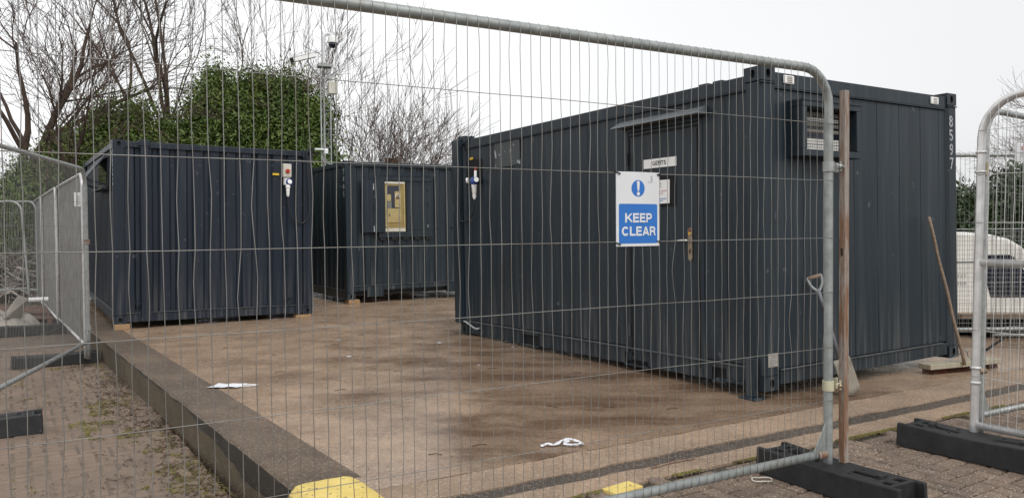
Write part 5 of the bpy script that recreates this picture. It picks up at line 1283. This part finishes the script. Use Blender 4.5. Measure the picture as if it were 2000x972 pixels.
evergreen('conifer_hedge', [(-15.5, 22.5, .9, 2.4, 1.2, 1.7), (-18.5, 22.5, 1.1, 2.6, 1.2, 1.9), (-13.0, 22.3, .8, 1.8, 1.1, 1.5)], (-16, 22.5, LG), 'dark hedge in the gap at the far left under the bare tree', 'hedge', 620, .17, M['leaf_dark'], 7)
evergreen('garden_hedge', [(13.2, 23, 1.0, 1.8, 1.2, 1.3), (15.6, 23, 1.5, 1.8, 1.2, 1.5), (18.2, 23, 1.9, 1.9, 1.2, 1.6), (11.2, 23, .6, 1.6, 1.2, 1.1)], (14.5, 23, -.5), 'dark hedge rising to the right behind the white van', 'hedge', 700, .18, M['leaf_dark'], 8)

def grow(mb, tw_, p, d, L_, r, lvl, rg, maxl, trop, spread, seg=4, kids=(3, 5), tips=None):
    pts = [p.copy()]; rr = [r]; dd = d.copy(); q = p.copy()
    for i in range(seg):
        dd = (dd + Vector((rg.gauss(0, .13), rg.gauss(0, .13), rg.gauss(0, .08) + trop * .10))).normalized()
        q = q + dd * (L_ / seg); pts.append(q.copy())
    tgt = mb if lvl < maxl - 1 else tw_
    tgt.tube(pts, r, 7 if lvl == 0 else (5 if lvl < 2 else 3), cap=False, r2=max(r * .45, .0045))
    if lvl >= maxl: return
    n = rg.randint(*kids)
    for k in range(n):
        f = rg.uniform(.28, 1.0) if k else 1.0
        idx = min(int(f * seg), seg - 1); base_ = pts[idx].lerp(pts[idx + 1], f * seg - idx if f < 1 else 1)
        dirn = (pts[idx + 1] - pts[idx]).normalized(); a = rg.uniform(0, 6.283); o_ = dirn.orthogonal().normalized(); o_.rotate(Matrix.Rotation(a, 3, dirn))
        sp = rg.uniform(.55, 1.15) * spread * (.5 if k == 0 else 1)
        nd = (dirn + o_ * sp + Vector((0, 0, trop * .25))).normalized()
        grow(mb, tw_, base_, nd, L_ * rg.uniform(.52, .78), max(r * rg.uniform(.42, .6) * (1 - .25 * f), .0055), lvl + 1, rg, maxl, trop, spread, max(2, seg - (lvl > 1)), kids)
def bare_tree(name, base, stems, label, cat, maxl=4, trop=.5, spread=.6, seed=1, kids=(4, 6), mbark='bark', group=None):
    e = empty(name, base, (0, 0, 0), label, cat, group); rg = random.Random(seed); mb, tw_ = MB(), MB()
    for (dx, dy, dz, L_, r, ox) in stems: grow(mb, tw_, Vector((ox, 0, 0)), Vector((dx, dy, dz)).normalized(), L_, r, 0, rg, maxl, trop, spread, 6, kids)
    mb.build('trunk', M[mbark], e, smooth=True, fix=False); tag(tw_.build('crown', M['twig'], e, fix=False), kind='stuff')
    return e
bare_tree('bare_tree', (-12.6, 19.0, LG), [(-.05, 0, 1, 4.6, .20, -.1), (.0, .05, 1, 4.4, .17, .25), (.30, .05, 1, 3.9, .10, .3), (.6, 0, 1, 3.6, .08, .3), (.95, 0, 1, 3.4, .06, .3), (-.3, 0, 1, 3.8, .10, -.2)],
    'large bare tree with several dark trunks at the far left', 'tree', maxl=5, trop=.2, spread=.7, seed=8, kids=(3, 4))
bare_tree('bare_tree', (-10.05, 23, LG), [(-.09, 0, 1, 6.2, .12, 0)], 'bare tree with a leaning forked trunk left of the tall laurel', 'tree', maxl=5, trop=.5, spread=.5, seed=12, kids=(2, 4), mbark='bark_grey')
bare_tree('bare_tree', (-10.0, 23.5, LG), [(-.03, 0, 1, 6.4, .14, -.2), (.16, 0, 1, 5.0, .07, -.1)], 'straight bare tree standing just behind the broad laurel', 'tree', maxl=5, trop=.5, spread=.5, seed=14, kids=(2, 4), mbark='bark_grey')
bare_tree('bare_tree', (-9.6, 24.5, LG), [(.0, 0, 1, 5.8, .10, -.3), (.16, 0, 1, 5.0, .07, .4), (.30, 0, 1, 4.2, .05, .9)], 'pale bare tree rising out of the top of the tall laurel', 'tree', maxl=5, trop=.5, spread=.5, seed=17, kids=(2, 4), mbark='bark_grey')
bare_tree('bare_shrub', (-4.4, 22, LG), [(-.10, 0, 1, 3.1, .040, -.5), (.02, 0, 1, 3.3, .044, -.2), (.18, 0, 1, 3.1, .042, 0), (.34, 0, 1, 2.7, .04, .1), (.30, .2, 1, 2.4, .04, .2), (.50, 0, 1, 2.2, .038, .3), (.62, .1, 1, 1.9, .034, .4), (.85, 0, 1, 1.8, .033, .5), (1.2, 0, 1, 1.7, .03, .7)],
    'tall bare shrub with long upright shoots right of the camera mast', 'shrub', maxl=4, trop=.30, spread=.68, seed=26, kids=(4, 5))
bare_tree('bare_shrub', (-2.6, 25, LG), [(-.15, 0, 1, 2.3, .03, -.4), (.12, 0, 1, 2.4, .03, 0), (.35, 0, 1, 2.2, .028, .4)], 'low bare shrub above the roof of the middle container', 'shrub', maxl=4, trop=.45, spread=.5, seed=29, kids=(3, 5))
bare_tree('bare_tree', (21.2, 29, -.5), [(-.30, 0, 1, 3.0, .10, 0), (.1, 0, 1, 3.4, .10, 0), (-.7, 0, 1, 2.6, .06, 0)], 'bare tree seen through the gate mesh at the right edge', 'tree', maxl=5, trop=.1, spread=.7, seed=31, kids=(3, 5))
bare_tree('bare_shrub', (16.2, 27, -.5), [(-.3, 0, 1, 1.7, .035, -.6), (.1, 0, 1, 1.7, .035, 0), (.4, 0, 1, 1.6, .035, .5)], 'low reddish bare shrub above the hedge between the cabin and the gate', 'shrub', maxl=4, trop=.3, spread=.6, seed=33, kids=(3, 5))

# distant houses glimpsed through the twigs
hs_ = empty('brick_house', (-8.9, 62, -2.3), (0, 0, .2), 'distant brick house glimpsed through the bare shrub over the middle container', 'house')
mb = MB(); mb.box(-4.2, 1.2, 0, 6, 0, 7.2); mb.build('wall', M['redbrick'], hs_)
mb = MB(); mb.prism([(-.3, 7.2), (6.3, 7.2), (3, 8.5)], -4.5, 1.5, axis='x'); rfo = mb.build('roof', M['slate'], hs_)
mb = MB(); mb.box(-.9, .35, 2.4, 3.4, 7.9, 9.5); mb.build('chimney', M['redbrick'], rfo)
for x in (-3.4, -1.0):
    for z in (1.2, 4.6):
        mb = MB(); mb.box(x, x + 1.1, -.06, .02, z, z + 1.3); f_ = mb.build('window', M['white'], hs_); mb = MB(); mb.box(x + .1, x + 1.0, -.08, -.062, z + .1, z + 1.2); mb.build('pane', M['glass'], f_)
hs2 = empty('grey_house', (-8.0, 78, -.5), (0, 0, -.1), 'distant grey roofed house above the right end of the middle container', 'house')
mb = MB(); mb.box(.2, 6.4, 0, 6, 0, 6.6); mb.build('wall', M['slate'], hs2)
mb = MB(); mb.prism([(-.3, 6.6), (6.3, 6.6), (3, 8.4)], -.0, 6.6, axis='x'); mb.build('roof', M['slate'], hs2)
for x in (1.0, 3.6):
    mb = MB(); mb.box(x, x + 1.2, -.06, .02, 4.4, 5.6); f_ = mb.build('window', M['white'], hs2); mb = MB(); mb.box(x + .1, x + 1.1, -.08, -.062, 4.5, 5.5); mb.build('pane', M['glass'], f_)
